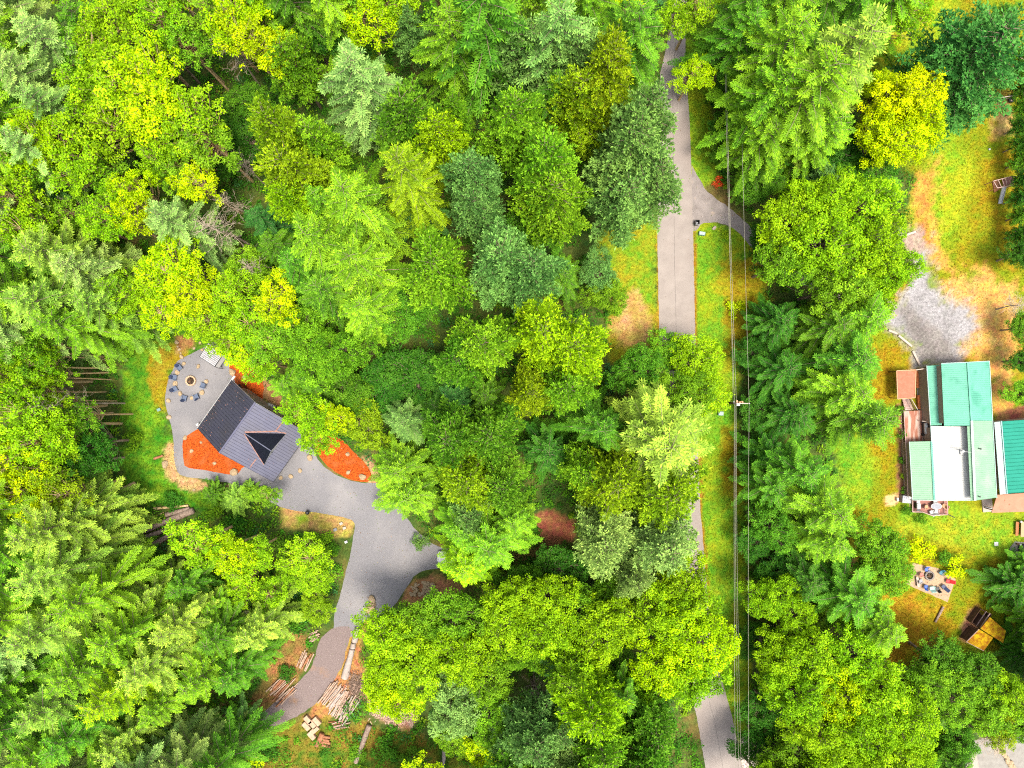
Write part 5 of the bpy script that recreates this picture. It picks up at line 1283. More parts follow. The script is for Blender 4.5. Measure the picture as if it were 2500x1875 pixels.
kt = empty('kettle_grill', PV(753.7, 1249.5, 0), 0, 'black round kettle grill at the lower edge of the gravel drive', 'grill')
m = MB(); m.tube([(0, 0, .45), (0, 0, .52), (0, 0, .68), (0, 0, .82), (0, 0, .93), (0, 0, .97)], [.12, .24, .32, .3, .18, .03], 16); m.build('bowl', M['black'], kt, True)
MB().box((0, 0, 1.0), (.16, .04, .05)).build('handle', M['grey'], kt)
for i in range(3):
    t = i * 2.09; m = MB(); m.bar((math.cos(t) * .2, math.sin(t) * .2, .5), (math.cos(t) * .33, math.sin(t) * .33, 0), .04); m.build('leg', M['grey'], kt)

# ------------------------------------------------------------------ logs
def log(a, b, r, label, group, mat='log', z=None, name='log', n=8, cat='log', r2=None):
    z = r if z is None else z
    A, B = PV(*a, z), PV(*b, z)
    rr = random.Random(int(a[0] * 13 + a[1] * 7 + b[0]))
    pts = [A.lerp(B, t) for t in (0, .02, .3, .55, .8, .98, 1)]
    for i in (2, 3, 4): pts[i] += Vector((rr.uniform(-.04, .04), rr.uniform(-.04, .04), 0)) * (A - B).length * .12
    r2 = r2 or r * .8
    m = MB(); m.tube(pts, [r * .93, r, r * .97, (r + r2) / 2, r2 * 1.04, r2, r2 * .92], n)
    return tag(m.build(name, M[mat], None, True), label, cat, group)


def pile(cx, cy, ang, L, W, n, r, label, group, mats, layers=2, Lv=.35):
    """poles lying side by side; ang = direction in the photo (degrees, 0 right, 90 up)"""
    rr = random.Random(int(cx)); d = (math.cos(math.radians(ang)), -math.sin(math.radians(ang))); p = (-d[1], d[0])
    for i in range(n):
        o = (i + .5) / n - .5; lay = i % layers
        o = o * W + rr.uniform(-.5, .5) * W / n; ll = L * rr.uniform(1 - Lv, 1.1) / 2; sh = rr.uniform(-.18, .18) * L; th = math.radians(rr.uniform(-6, 6))
        dd = (d[0] * math.cos(th) - d[1] * math.sin(th), d[0] * math.sin(th) + d[1] * math.cos(th))
        c = (cx + p[0] * o + d[0] * sh, cy + p[1] * o + d[1] * sh)
        q = r * rr.uniform(.65, 1.25)
        log((c[0] - dd[0] * ll, c[1] - dd[1] * ll), (c[0] + dd[0] * ll, c[1] + dd[1] * ll), q, label, group, rr.choice(mats), z=q + lay * r * 1.6 + .03 + rr.uniform(0, .02), name='pole_log')


pile(816, 1698, 52, 62, 46, 20, .12, 'pale barkless pole in the upper half of the big log pile', 'poles of the big log pile, upper half', ['log', 'log', 'log_white'], 2)
pile(838, 1722, 58, 66, 56, 24, .12, 'pale barkless pole in the lower half of the big log pile', 'poles of the big log pile, lower half', ['log', 'log', 'log_white'], 2)
pile(828, 1770, 12, 42, 20, 11, .09, 'thin stick in the flat heap at the foot of the big log pile', 'sticks at the foot of the big log pile', ['log', 'log_red'], 2)
pile(690, 1682, 47, 62, 50, 22, .12, 'slim pole in the lower left log stack across the lane', 'poles of the lower left log stack', ['log', 'log_red'], 2)
pile(744, 1612, 63, 44, 26, 9, .14, 'reddish pole in the upper left log stack beside the lane', 'poles of the upper left log stack', ['log_red', 'log', 'log_red'], 2)
pile(768, 1552, 30, 26, 18, 8, .10, 'short split stick in the small heap above the upper left log stack', 'sticks above the upper left log stack', ['log'], 2)
log((1, 0) and (873, 1534), (865, 1568), .42, 'bleached log section, top one of the three in line beside the lane', 'bleached log sections', 'log_white', n=12, r2=.45)
log((863, 1570), (861, 1583), .40, 'short bleached log section, middle one of the three in line', 'bleached log sections', 'log_white', n=12, r2=.42)
log((860, 1585), (841, 1656), .44, 'long bleached log section, lowest of the three in line beside the lane', 'bleached log sections', 'log_white', n=12, r2=.55)
log((348, 1297), (473, 1246), .48, 'long thick grey-brown felled log, topmost thick one', 'felled grey logs', 'log_grey', n=12, r2=.5)
log((405, 1257), (463, 1241), .36, 'shorter grey-brown felled log lying above the longest one', 'felled grey logs', 'log_grey', n=12)
log((330, 1322), (408, 1292), .42, 'dark felled log in the lower pair, partly under the conifers', 'felled grey logs', 'log_grey', n=12)
log((352, 1342), (434, 1296), .44, 'lowest grey-brown felled log ending in the yellow leaves', 'felled grey logs', 'log_grey', n=12)
log((374, 1242), (460, 1234), .2, 'thin yellowish mossy pole above the felled grey logs', 'felled grey logs', 'moss_bark')
log((330, 1290), (400, 1250), .07, 'thin yellow stick left of the felled logs, upper', 'felled grey logs', 'moss_bark')
log((340, 1296), (396, 1262), .07, 'thin yellow stick left of the felled logs, lower', 'felled grey logs', 'moss_bark')
log((902, 1770), (868, 1862), .42, 'long grey plank-like log at the bottom of the photo', 'lone logs', 'log_grey', n=10)
log((1084, 1832), (1082, 1885), .30, 'pale standing stump log at the bottom edge', 'lone logs', 'log_white', n=10)
log((787, 1790), (772, 1822), .40, 'dark red-brown log beside the sawn blocks', 'lone logs', 'log_red', n=10)
log((376, 1120), (398, 1112), .22, 'orange-brown log piece in the grass left of the gravel path', 'lone logs', 'log_red')
log((275, 1210), (330, 1180), .45, 'mossy ochre log at the edge of the left woods', 'lone logs', 'moss_bark')
log((1796, 358), (1827, 388), .34, 'short brown log under the wires, left one', 'short logs under the wires', 'log', n=10)
log((1838, 378), (1856, 362), .30, 'short brown log under the wires, right one', 'short logs under the wires', 'log', n=10)
log((2303, 1481), (2283, 1519), .2, 'weathered beam lying on the yellow lawn', 'lone logs', 'log_grey')
for i, (x, y, x2, y2) in enumerate([(780, 1797, 806, 1801), (779, 1803, 804, 1809), (783, 1811, 807, 1815), (786, 1819, 806, 1823)]):
    log((x, y), (x2, y2), .24, ['topmost', 'second', 'third', 'lowest'][i] + ' of four short red logs stacked at the bottom left of the log pile', 'short red logs', 'log_red')
for i, (x, y) in enumerate([(752, 1757), (764, 1768), (748, 1772), (774, 1760), (769, 1781), (761, 1795)]):
    m = MB(); m.box(P(x, y, .3), (1.35, .75, .55), math.radians(-48 if i != 4 else 42)); o = m.build('sawn_block', M['rough_cut'], None, bevel=.05)
    tag(o, ['topmost pale sawn wood block', 'pale sawn wood block in the middle of the group', 'leftmost pale sawn wood block', 'rightmost upper pale sawn wood block', 'pale sawn wood block turned crosswise', 'lowest pale sawn wood block'][i] + ' by the dirt lane', 'wood block', 'sawn blocks')
# chips and brushwood heap (uncountable)
n = 2600; rg = np.random.default_rng(9)
t = rg.uniform(0, 1, n); bx = 905 + t * 105 + rg.normal(size=n) * 4; by = 1712 + t * 52 + rg.normal(size=n) * 9 * (1.2 - .5 * t) + 10 * np.sin(t * 5)
n2_ = 700; bx = np.concatenate([bx, 868 + rg.normal(size=n2_) * 9]); by = np.concatenate([by, 1672 + rg.normal(size=n2_) * 16]); n += n2_
pp = np.stack([(bx - 1250) / S, (937.5 - by) / S, rg.uniform(.03, .4, n)], 1); d = rg.normal(size=(n, 3)); d[:, 2] *= .25
v, f = kites(pp, d, rg.uniform(.3, .9, n), rg.uniform(.05, .11, n), rg.normal(size=(n, 3)) * .4 + np.array([0, 0, 1]))
cc = np.array([(.52, .36, .27)]) * rg.uniform(.4, 1.4, (n, 1)); cc[-n2_:] *= .45
tag(mk('brushwood', np_mesh('brushwood', v, f, col=np.repeat(cc, 4, 0)), M['under']), 'tangled pinkish brushwood and wood chips right of the big log pile', 'brushwood', kind='stuff')

# ------------------------------------------------------------------ green-roofed house
hs_ = empty('house', PV(2330, 1060, 0), 0, 'long house with teal, faded green and white ribbed metal roofs in the right-hand yard', 'house')


def hroof(name, corners, mat, axis=0, sp=.3, root=None, thick=.12, rib=.03, wall=None, inset=.35):
    """corners: (px,py,z) x4 ; ribs a->b (axis 0)"""
    root = root or hs_
    c = [PV(*k) for k in corners]
    o = wslab(name, c, thick, mat, root, axis, sp, rib=rib, ribw=.07)
    if wall:
        cen = sum(c, Vector()) / 4
        pts = [v + (cen - v).normalized() * inset for v in c]
        m = MB(); m.prism([(q.x, q.y) for q in pts], 0, [q.z - thick - .04 for q in pts]); world_part(m, 'wall', wall, root)
    return o


HW = noisy('tan_siding', (.36, .27, .2), (.44, .34, .26), 2)
hroof('lean_to_roof', [(2262, 893, 2.8), (2293, 891.5, 3.2), (2299.5, 1038, 3.2), (2271.5, 1039, 2.8)], M['teal'], wall=HW)
hroof('main_roof', [(2298, 887.7, 4.5), (2362.5, 885, 5.5), (2372, 1039, 5.5), (2305, 1039.5, 4.5)], M['teal'], wall=HW)
hroof('main_roof', [(2364, 885, 5.5), (2415, 882, 4.0), (2422.5, 1027, 4.0), (2372.5, 1027, 5.5)], M['teal'], wall=HW)
hroof('main_roof', [(2372.6, 1027.3, 5.5), (2422.6, 1027.3, 4.0), (2433, 1215, 4.0), (2380.5, 1222, 5.5)], M['teal_fade'], wall=HW)
hroof('ridge_strip', [(2361, 1040.5, 5.28), (2372, 1039.5, 5.5), (2380.5, 1222, 5.5), (2370, 1222.5, 5.28)], M['teal_fade'], sp=.45)
hroof('white_roof', [(2272, 1040, 3.1), (2361.5, 1041, 4.3), (2370.5, 1220.6, 4.3), (2281.4, 1220.6, 3.1)], M['paleroof'], sp=.28, wall=HW)
hroof('side_roof', [(2220, 1078.4, 2.5), (2274.5, 1077, 3.05), (2281.6, 1220.8, 3.05), (2227.6, 1219.8, 2.5)], M['teal_fade'], sp=.3, wall=HW)
m = MB()
for a, b in (((2274.5, 1077, 3.12), (2281.6, 1220.8, 3.12)),): m.bar(PV(*a), PV(*b), .32, .04)
world_part(m, 'flashing', M['teal'], hs_)
m = MB(); m.bar(PV(2363, 885, 5.58), PV(2372.3, 1030, 5.58), .28, .06); world_part(m, 'ridge_cap', M['teal'], hs_)
m = MB(); m.bar(PV(2372.3, 1027, 5.6), PV(2380.5, 1222, 5.6), .34, .06); world_part(m, 'ridge_cap', flat('pale_green_trim', (.44, .60, .48), .5, var=.06), hs_)
for a, b in (((2415, 881.5, 4.0), (2433, 1215.5, 4.0)), ((2262, 892.5, 2.82), (2271.3, 1039, 2.82)), ((2271.6, 1041, 3.1), (2274, 1078, 3.1)), ((2219.5, 1078.4, 2.5), (2227.3, 1219.8, 2.5)), ((2227.6, 1220.4, 2.55), (2281.5, 1221.3, 3.05)), ((2281.5, 1221.3, 3.1), (2370, 1221.3, 4.3)), ((2298, 887.2, 4.5), (2363, 884.4, 5.5)), ((2363, 884.4, 5.5), (2415, 881.5, 4.0))):
    m = MB(); m.bar(PV(*a), PV(*b), .09, .16); world_part(m, 'gutter', M['palegutter'], hs_)
# clerestory windows in the strip between the lean-to and the main roof
for i in range(8):
    y0 = 896 + i * 17.6
    a = PV(2295.6 + i * .85, y0, 3.9); b_ = PV(2296.2 + i * .85, y0 + 11, 3.9)
    m = MB(); m.bar(a, b_, .05, .5); w = world_part(m, 'window', M['glass'], hs_)
    m = MB(); m.bar(a + Vector((0, 0, .28)), b_ + Vector((0, 0, .28)), .1, .06); m.bar(a - Vector((0, 0, .28)), b_ - Vector((0, 0, .28)), .1, .06); f = world_part(m, 'window_frame', M['peach'], hs_)
# chimney pipe leaning brace and vents
m = MB(); m.box(PV(2351, 1103, 4.22), (.8, .8, .06), .1); m.tube([PV(2352, 1102, 4.2), PV(2352, 1102, 5.9)], .11, 10); m.tube([PV(2352, 1102, 5.85), PV(2352, 1102, 6.1)], .18, 10); m.bar(PV(2353, 1102.5, 5.8), PV(2371, 1104, 5.55), .05)
world_part(m, 'chimney_pipe', M['white'], hs_)
for x, y, zz in ((2388, 1095, 5.0), (2386, 1211, 5.05)):
    m = MB(); q = PV(x, y, zz); m.tube([q, q + Vector((0, 0, .55))], .07, 8); m.tube([q + Vector((0, 0, .5)), q + Vector((0, 0, .62))], .12, 8); world_part(m, 'vent_pipe', M['black'], hs_)

g2 = empty('garage', PV(2500, 1110, 0), 0, 'building with deep teal ribbed metal roof cut off by the right edge of the photo', 'garage')
hroof('roof', [(2447, 1028.5, 3.8), (2640, 1015, 6.0), (2660, 1190, 6.0), (2449 + 12, 1205, 3.8)], M['teal_deep'], sp=.55, root=g2, rib=.07, wall=HW)
hroof('eave_roof', [(2427.5, 1030.5, 3.5), (2445.6, 1028.8, 3.6), (2459.6, 1205.4, 3.6), (2441.5, 1207.5, 3.5)], M['palegutter'], sp=.4, root=g2, rib=.02)
hroof('back_roof', [(2645, 1015, 6.0), (2800, 1005, 4.0), (2820, 1180, 4.0), (2664, 1190, 6.0)], M['teal_deep'], sp=.55, root=g2, wall=HW)
m = MB(); m.bar(PV(2445.8, 1028, 3.72), PV(2459.8, 1205.5, 3.72), .22, .06); world_part(m, 'flashing', flat('pale_teal_trim', (.34, .62, .54), .5, var=.06), g2)
sh = empty('terrace_roof', PV(2480, 1230, 0), 0, 'low terracotta flat roof below the deep teal building, stained with dark spots', 'porch roof')
hroof('roof', [(2435, 1208, 2.5), (2640, 1195, 2.7), (2650, 1244, 2.6), (2421, 1252, 2.4)], M['terra'], sp=0, root=sh)
for x, y in ((2428, 1246), (2440, 1214), (2600, 1242)):
    m = MB(); q = PV(x, y, 2.35); m.bar(q, (q.x, q.y, 0), .12); world_part(m, 'post', M['darkwood'], sh)
o = MB().box(P(2410, 1232, .1), (1.5, 2.2, .2), .08).build('patio_slab', M['tanroof'], None); tag(o, 'pale tan slab between the long house and the terracotta roof', 'patio slab')
o = MB().bar(PV(2403, 1238, .3), PV(2423, 1242, .3), .1, .5).build('low_rail', M['white'], None); tag(o, 'thin white rail beside the pale tan slab', 'rail')

# ------------------------------------------------------------------ decks, stairs, rails on the west side
def flat_poly(name, pts, z0, z1, mat, root=None, label=None, cat=None, group=None):
    w = [PV(x, y, z1) for x, y in pts]
    m = MB(); m.prism([(p.x, p.y) for p in w], z0, z1)
    if root: return world_part(m, name, mat, root)
    return tag(m.build(name, mat), label, cat, group)


def rail(root, pts, z0, hgt, mat, sp=.22, name='railing', posts=True):
    m = MB()
    for (a, b) in zip(pts[:-1], pts[1:]):
        A, B = PV(*a, z0 + hgt), PV(*b, z0 + hgt)
        m.bar(A, B, .11, .05); m.bar(A - Vector((0, 0, hgt * .85)), B - Vector((0, 0, hgt * .85)), .05, .05)
        n = max(2, int((B - A).length / sp))
        for i in range(n + 1):
            q = A.lerp(B, i / n); w = .1 if i % 8 == 0 else .04
            m.bar(q - Vector((0, 0, .03)), (q.x, q.y, z0), w)
    return world_part(m, name, mat, root)


sl = empty('shelter', PV(2213, 940, 0), 0, 'rusty reddish flat-roofed shelter with leaf debris at the upper left of the long house', 'shelter')
flat_poly('roof', [(2189, 905), (2236, 903), (2234, 971), (2191.5, 974)], 2.4, 2.5, M['shelter'], sl)
for x, y in ((2191, 907), (2234, 905), (2232, 969), (2193.5, 972)):
    m = MB(); q = PV(x, y, 2.4); m.bar(q, (q.x, q.y, 0), .12); world_part(m, 'post', M['darkwood'], sl)
m = MB()
for a, b in (((2189, 905), (2236, 903)), ((2236, 903), (2234, 971)), ((2234, 971), (2191.5, 974)), ((2191.5, 974), (2189, 905))): m.bar(PV(*a, 2.53), PV(*b, 2.53), .12, .06)
world_part(m, 'roof_edge', M['peach'], sl)
flat_poly('concrete_landing', [(2238, 904), (2263, 903), (2267, 1000), (2240, 1002)], .0, .12, M['conc'], None, 'grey concrete landing between the rusty shelter and the long house', 'landing')
flat_poly('orange_bench', [(2237, 905), (2249, 905), (2250, 946), (2238, 947)], .12, .55, M['orange'], None, 'long orange wooden bench on the concrete landing, upper one', 'bench', 'orange benches on the landing')
flat_poly('orange_bench', [(2240, 965), (2251, 965), (2252, 998), (2243, 999)], .12, .55, M['orange'], None, 'long orange wooden bench on the concrete landing, lower one', 'bench', 'orange benches on the landing')
fr = empty('gate_beam', PV(2250, 901, 0), 0, 'thin pale beam on posts at the top of the concrete landing', 'beam')
m = MB(); m.bar(PV(2236, 903, 2.2), PV(2262, 899.5, 2.2), .12, .1); world_part(m, 'beam', M['tanroof'], fr)
for x, y in ((2237, 902.6), (2261, 899.7)):
    m = MB(); q = PV(x, y, 2.2); m.bar(q, (q.x, q.y, 0), .1); world_part(m, 'post', M['darkwood'], fr)
st = empty('deck_stairs', PV(2217, 988, 0), 0, 'pinkish wooden stairs with a dark handrail between the rusty shelter and the wood deck', 'stairs')
for i in range(7):
    t = i / 7; y = 974 + i * 4.0
    m = MB(); m.bar(PV(2203 + 7 * t, y + 1.8, .25 + .1 * i), PV(2220 + 11 * t, y + 1.4, .25 + .1 * i), .24, .05); world_part(m, 'tread', M['tread'], st)
m = MB(); m.bar(PV(2221, 974, 1.1), PV(2234, 1001, 1.7), .14, .1); m.bar(PV(2221, 974, 1.1), (*PV(2221, 974, 1.1).xy, 0), .09); m.bar(PV(2234, 1001, 1.7), (*PV(2234, 1001, 1.7).xy, 0), .09); world_part(m, 'handrail', M['darkwood'], st)
m = MB(); m.bar(PV(2225, 974, 1.1), PV(2240, 1000, 1.7), .1, .1); world_part(m, 'handrail', M['tanroof'], st)
dk = empty('wood_deck', PV(2240, 1040, 0), 0, 'worn red wood deck with a railing along the west side of the long house', 'deck')
flat_poly('floor', [(2207, 1004), (2268, 1001), (2272, 1078), (2212, 1081)], .5, .75, M['deckred'], dk)
rail(dk, [(2207, 1003), (2211, 1080), (2217, 1212)], .6, .95, M['tread'])
m = MB(); m.prism([tuple(PV(*q, .6).xy) for q in ((2209, 1081), (2220, 1081), (2226, 1212), (2217, 1212))], .4, .6); world_part(m, 'walkway', M['deckplain'], dk)
gr = empty('barrel_grill', PV(2253, 1045, .75), math.radians(3), 'long barrel grill with a white lid on the worn wood deck', 'grill')
m = MB(); m.tube([(0, -.85, .8), (0, -.8, .8), (0, .8, .8), (0, .85, .8)], [.12, .26, .26, .12], 12); m.build('lid', M['white'], gr, True)
for s in (-1, 1):
    m = MB(); m.tube([(-.34, s * .92, .3), (.34, s * .92, .3)], [.22, .22], 12); m.build('wheel', M['rubber'], gr)
m = MB(); m.box((0, 0, .4), (.45, 1.6, .5)); m.build('firebox', M['black'], gr)
o = MB().box(P(2266, 1050, 1.0), (.7, 1.6, .5), .05).build('deck_cabinet', M['conc'], None, bevel=.03); tag(o, 'grey cabinet beside the barrel grill against the long house wall', 'cabinet')
o = MB().bar(PV(2251, 1028, 1.9), PV(2269, 1030, 1.9), .08, .06).bar(PV(2252, 1028.1, 1.9), (*PV(2252, 1028.1, 1.9).xy, .75), .07).build('awning_pole', M['tanroof'], None); tag(o, 'pale pole reaching out from the long house above the barrel grill', 'pole')
d2 = empty('patio_deck', PV(2270, 1236, 0), 0, 'small red deck with glass table below the white roof of the long house', 'deck')
flat_poly('floor', [(2227.6, 1219), (2313.7, 1219), (2313.7, 1256), (2275, 1258), (2252, 1249.5), (2227.6, 1249.5)], .3, .5, M['deckplain'], d2)
rail(d2, [(2228.2, 1222), (2228.2, 1250), (2252, 1250), (2275, 1258.5), (2314, 1256.5), (2313, 1221)], .5, .9, M['tread'], .5)
tb = empty('glass_table', PV(2279, 1234, .5), 0, 'oval glass table in the middle of the small red deck', 'table')
m = MB(); m.tube([(0, 0, .7), (0, 0, .73)], [.8, .8], 20); m.build('table_top', flat('frosted_glass', (.26, .27, .30), .15, .7), tb).scale = (1, .6, 1)
for sx, sy in ((-.5, -.25), (.5, -.25), (.5, .25), (-.5, .25)):
    m = MB(); m.bar((sx, sy, 0), (sx, sy, .7), .04); m.build('leg', M['white'], tb)
m = MB(); m.ring((0, 0, .70), .76, .82, .035, 24); m.build('table_rim', M['white'], tb).scale = (1, .6, 1)


def simple_chair(px, py, z, ang, mat, label, cat='chair', group=None, back=.5, seat_w=.55, frame=None, recl=.25):
    o = empty('chair', PV(px, py, z), ang, label, cat, group)
    MB().box((0, 0, .42), (seat_w, .5, .05)).build('seat', mat, o, bevel=.015)
    m = MB(); m.bar((0, -.24, .42), (0, -.24 - recl, .42 + back), .05, seat_w)
    m = MB(); m.add([(-seat_w / 2, -.24, .44), (seat_w / 2, -.24, .44), (seat_w / 2, -.24 - recl, .44 + back), (-seat_w / 2, -.24 - recl, .44 + back), (-seat_w / 2, -.28, .44), (seat_w / 2, -.28, .44), (seat_w / 2, -.29 - recl, .44 + back), (-seat_w / 2, -.29 - recl, .44 + back)], [(0, 1, 2, 3), (7, 6, 5, 4), (0, 4, 5, 1), (1, 5, 6, 2), (2, 6, 7, 3), (3, 7, 4, 0)]); m.build('backrest', mat, o)
    for s in (-1, 1):
        MB().box((s * seat_w / 2, 0, .62), (.06, .5, .03)).build('armrest', frame or mat, o)
        for t in (-1, 1): MB().bar((s * seat_w * .48, t * .22, 0), (s * seat_w * .48, t * .2, .6), .035).build('leg', frame or mat, o)
    return o


PI = math.pi
simple_chair(2258, 1236, .5, -PI / 2 + .3, M['peach'], 'peach patio chair left of the oval glass table', group='chairs round the glass table')
simple_chair(2300, 1234, .5, PI / 2 - .4, M['peach'], 'peach patio chair right of the oval glass table', group='chairs round the glass table')
simple_chair(2270, 1249, .5, .4, M['white'], 'white patio chair below the oval glass table, left one', group='chairs round the glass table')
simple_chair(2282, 1247, .5, -.1, M['white'], 'white patio chair below the oval glass table, right one', group='chairs round the glass table')
simple_chair(2279, 1224, .5, PI, M['white'], 'white patio chair between the oval glass table and the white roof', group='chairs round the glass table')
g3 = empty('gas_grill', PV(2235, 1233, .5), 0, 'white and black gas grill in the left corner of the small red deck', 'grill')
MB().box((0, 0, .8), (.55, .9, .3)).build('lid', M['white'], g3, bevel=.08); MB().box((0, 0, .35), (.5, .8, .6)).build('cart', M['black'], g3); MB().box((0, .62, .75), (.5, .35, .04)).build('side_shelf', M['white'], g3); MB().box((0, -.62, .75), (.5, .35, .04)).build('side_shelf', M['black'], g3)
ht = empty('hot_tub', PV(2206, 1217, 0), math.radians(-4), 'pale grey boxy hot tub cover between the tan disc and the small red deck', 'hot tub')
MB().box((0, 0, .4), (1.3, 1.15, .8)).build('tub', M['grey'], ht, bevel=.06); MB().box((-.22, 0, .84), (.84, 1.12, .07)).build('cover', flat('grey_cover', (.42, .43, .45), .6), ht, bevel=.02); MB().box((.45, 0, .84), (.46, 1.12, .08)).build('cover', M['white'], ht, bevel=.02)
m = MB()
for x, y in ((-.35, -.25), (-.35, .2), (-.05, .2), (-.08, -.25)): m.cyl((x, y, .88), .1, .03, 10)
m.build('cup_ring', M['grey'], ht)
MB().box(P(2190, 1219, .3), (.3, .5, .5), .1).build('white_planter', M['white'])
tag(bpy.data.objects['white_planter'], 'small white planter touching the tan disc left of the hot tub', 'planter')
o = MB().bar(PV(2315, 1256, .6), PV(2331, 1264, .1), .1, .1).build('ramp_board', M['black'], None); tag(o, 'thin dark board leaning out from the right corner of the small red deck', 'board')

# edging timbers
for i, (a, b) in enumerate([((2169, 806), (2190, 815)), ((2193, 819), (2226, 846)), ((2228, 857), (2245, 891)), ((2211, 574), (2235, 566))]):
    o = MB().bar(PV(*a, .15), PV(*b, .15), .32, .3).build('edging_timber', M['tanroof'], None, bevel=.03)
    tag(o, ['short pale edging timber, upper left of the three curving beside the grey yard', 'longest pale edging timber curving beside the grey yard', 'pale edging timber ending at the rusty shelter', 'short pale timber at the top end of the grey yard'][i], 'timber', 'pale edging timbers')

# ------------------------------------------------------------------ lawn furniture on the right
fire_ring(2267, 1404.4, .62, noisy('grey_fire_stone', (.16, .13, .11), (.36, .32, .28), 4), 'grey stone fire ring in the middle of the tan paved lawn corner', 5, .04)
cf = 'chairs round the lawn fire pit'
simple_chair(2258, 1389, .04, PI, M['blue'], 'blue plastic chair above the lawn fire pit, under the yellow shrub', group=cf)
simple_chair(2246, 1401, .04, -PI / 2 + .3, M['salmon'], 'faded red chair left of the lawn fire pit', group=cf)
simple_chair(2244.5, 1416.5, .04, -PI / 2 + .5, M['grey'], 'grey chair lower left of the lawn fire pit', group=cf)
simple_chair(2256.7, 1430, .04, -.3, M['blue'], 'blue chair with navy arms below the lawn fire pit', group=cf, frame=M['navy'])
simple_chair(2272, 1434, .04, .1, M['mint'], 'mint-white chair below the lawn fire pit', group=cf, seat_w=.8)
simple_chair(2285, 1435, .04, .3, M['black'], 'black chair below the lawn fire pit, right of the mint one', group=cf, seat_w=.5)
simple_chair(2299, 1430, .04, .75, M['navy'], 'dark navy reclining chair lower right of the lawn fire pit', group=cf, recl=.6)
simple_chair(2310, 1417, .04, PI / 2 - .1, M['red'], 'bright red reclining chair right of the lawn fire pit', group=cf, recl=.6)
simple_chair(2293.6, 1397, .04, PI - .7, M['tealfab'], 'teal chair upper right of the lawn fire pit, half under green leaves', group=cf)
bn = empty('bench', PV(2237, 1419, .04), math.radians(8), 'narrow whitish bench at the left edge of the tan paved corner', 'bench')
MB().box((0, 0, .42), (.36, 1.5, .05)).build('seat', M['tanroof'], bn, bevel=.02)
for s in (-1, 1): MB().box((0, s * .6, .2), (.3, .06, .4)).build('leg', M['grey'], bn)
o = MB().box(P(2432, 1328, .05), (.62, .62, .1), .02).build('white_board', M['white'], None, bevel=.02); tag(o, 'white square board lying on the lawn', 'board')
m = MB(); m.tube([(0, 0, 0), (0, 0, .05), (0, 0, .15), (0, 0, .25), (0, 0, .3)], [.04, .13, .17, .13, .04], 14); o = m.build('ball', M['white'], None, True); o.location = PV(2414, 365, 0); tag(o, 'small white ball on the dry lawn', 'ball')
pt = empty('picnic_table', PV(2497, 1290, 0), math.radians(-2), 'orange wooden picnic table cut by the right edge of the photo', 'picnic table')
MB().box((0, 0, .75), (1.7, 2.3, .06)).build('table_top', M['peach'], pt, bevel=.01)
for s in (-1, 1):
    MB().box((s * 1.25, 0, .45), (.32, 2.1, .06)).box((s * 1.02, 0, .43), (.1, 2.0, .05)).build('bench_seat', M['orange'], pt)
    m = MB(); m.bar((-1.3, s * .8, .4), (1.3, s * .8, .4), .06, .1); m.bar((-.9, s * .8, 0), (-.4, s * .8, .75), .07); m.bar((.9, s * .8, 0), (.4, s * .8, .75), .07); m.build('trestle', M['orange'], pt)
tp = empty('lawn_lamp', PV(2483, 1271, 0), 0, 'small white-topped post at the corner of the picnic table', 'post')
MB().cyl((0, 0, 0), .05, .8, 8).build('post', M['darkwood'], tp); MB().cyl((0, 0, .8), .18, .14, 12, .14).build('cap', M['white'], tp)
# boat-like tub with ladder on its grey pad
flat_poly('pool_pad', [(2468, 1334), (2478, 1322), (2530, 1326), (2530, 1380), (2464, 1376), (2462, 1350)], 0.0, .06, M['conc'], None, 'grey pad with rounded corner under the dark tub at the right edge', 'pad')
pb = empty('swim_tub', PV(2504, 1358, .06), math.radians(3), 'dark oblong tub with white rim on the grey pad, cut by the right edge', 'tub')
MB().prism([(-1.1, -1.9), (1.1, -1.9), (1.1, 1.5), (.8, 1.9), (-.8, 1.9), (-1.1, 1.5)], 0, .75).build('shell', M['shingle'], pb)
m = MB(); m.bar((-.45, -1.8, .8), (-.45, 1.6, .8), .22, .1); m.bar((-.45, 1.6, .8), (.9, 1.75, .8), .18, .1); m.bar((.95, -1.8, .8), (.95, 1.7, .8), .2, .1); m.build('rim', M['white'], pb, bevel=.03)
MB().prism([(-.33, -1.8), (.85, -1.8), (.85, 1.5), (-.33, 1.5)], .755, .775).build('interior', flat('grey_interior', (.34, .36, .38), .3), pb)
ld = empty('ladder', PV(2478, 1357, .06), 0, 'small white ladder leaning towards the dark tub', 'ladder')
m = MB()
for y in (-.35, .35): m.bar((-.55, y, .1), (.55, y, .9), .05)
for i in range(4): t = i / 3; m.bar((-.5 + t * 1.0, -.35, .14 + .72 * t), (-.5 + t * 1.0, .35, .14 + .72 * t), .05)
m.build('frame', M['white'], ld)
o = MB().bar(PV(2481, 1327, .2), PV(2510, 1334, .2), .25, .25).build('dark_timber', M['darkwood'], None); tag(o, 'dark timber along the top of the grey pad at the right edge', 'timber')
o = MB().box(P(2492, 1330.5, .4), (.3, .3, .15)).build('white_lantern', M['white'], None, bevel=.03); tag(o, 'small white box lantern standing on the dark timber', 'lantern')

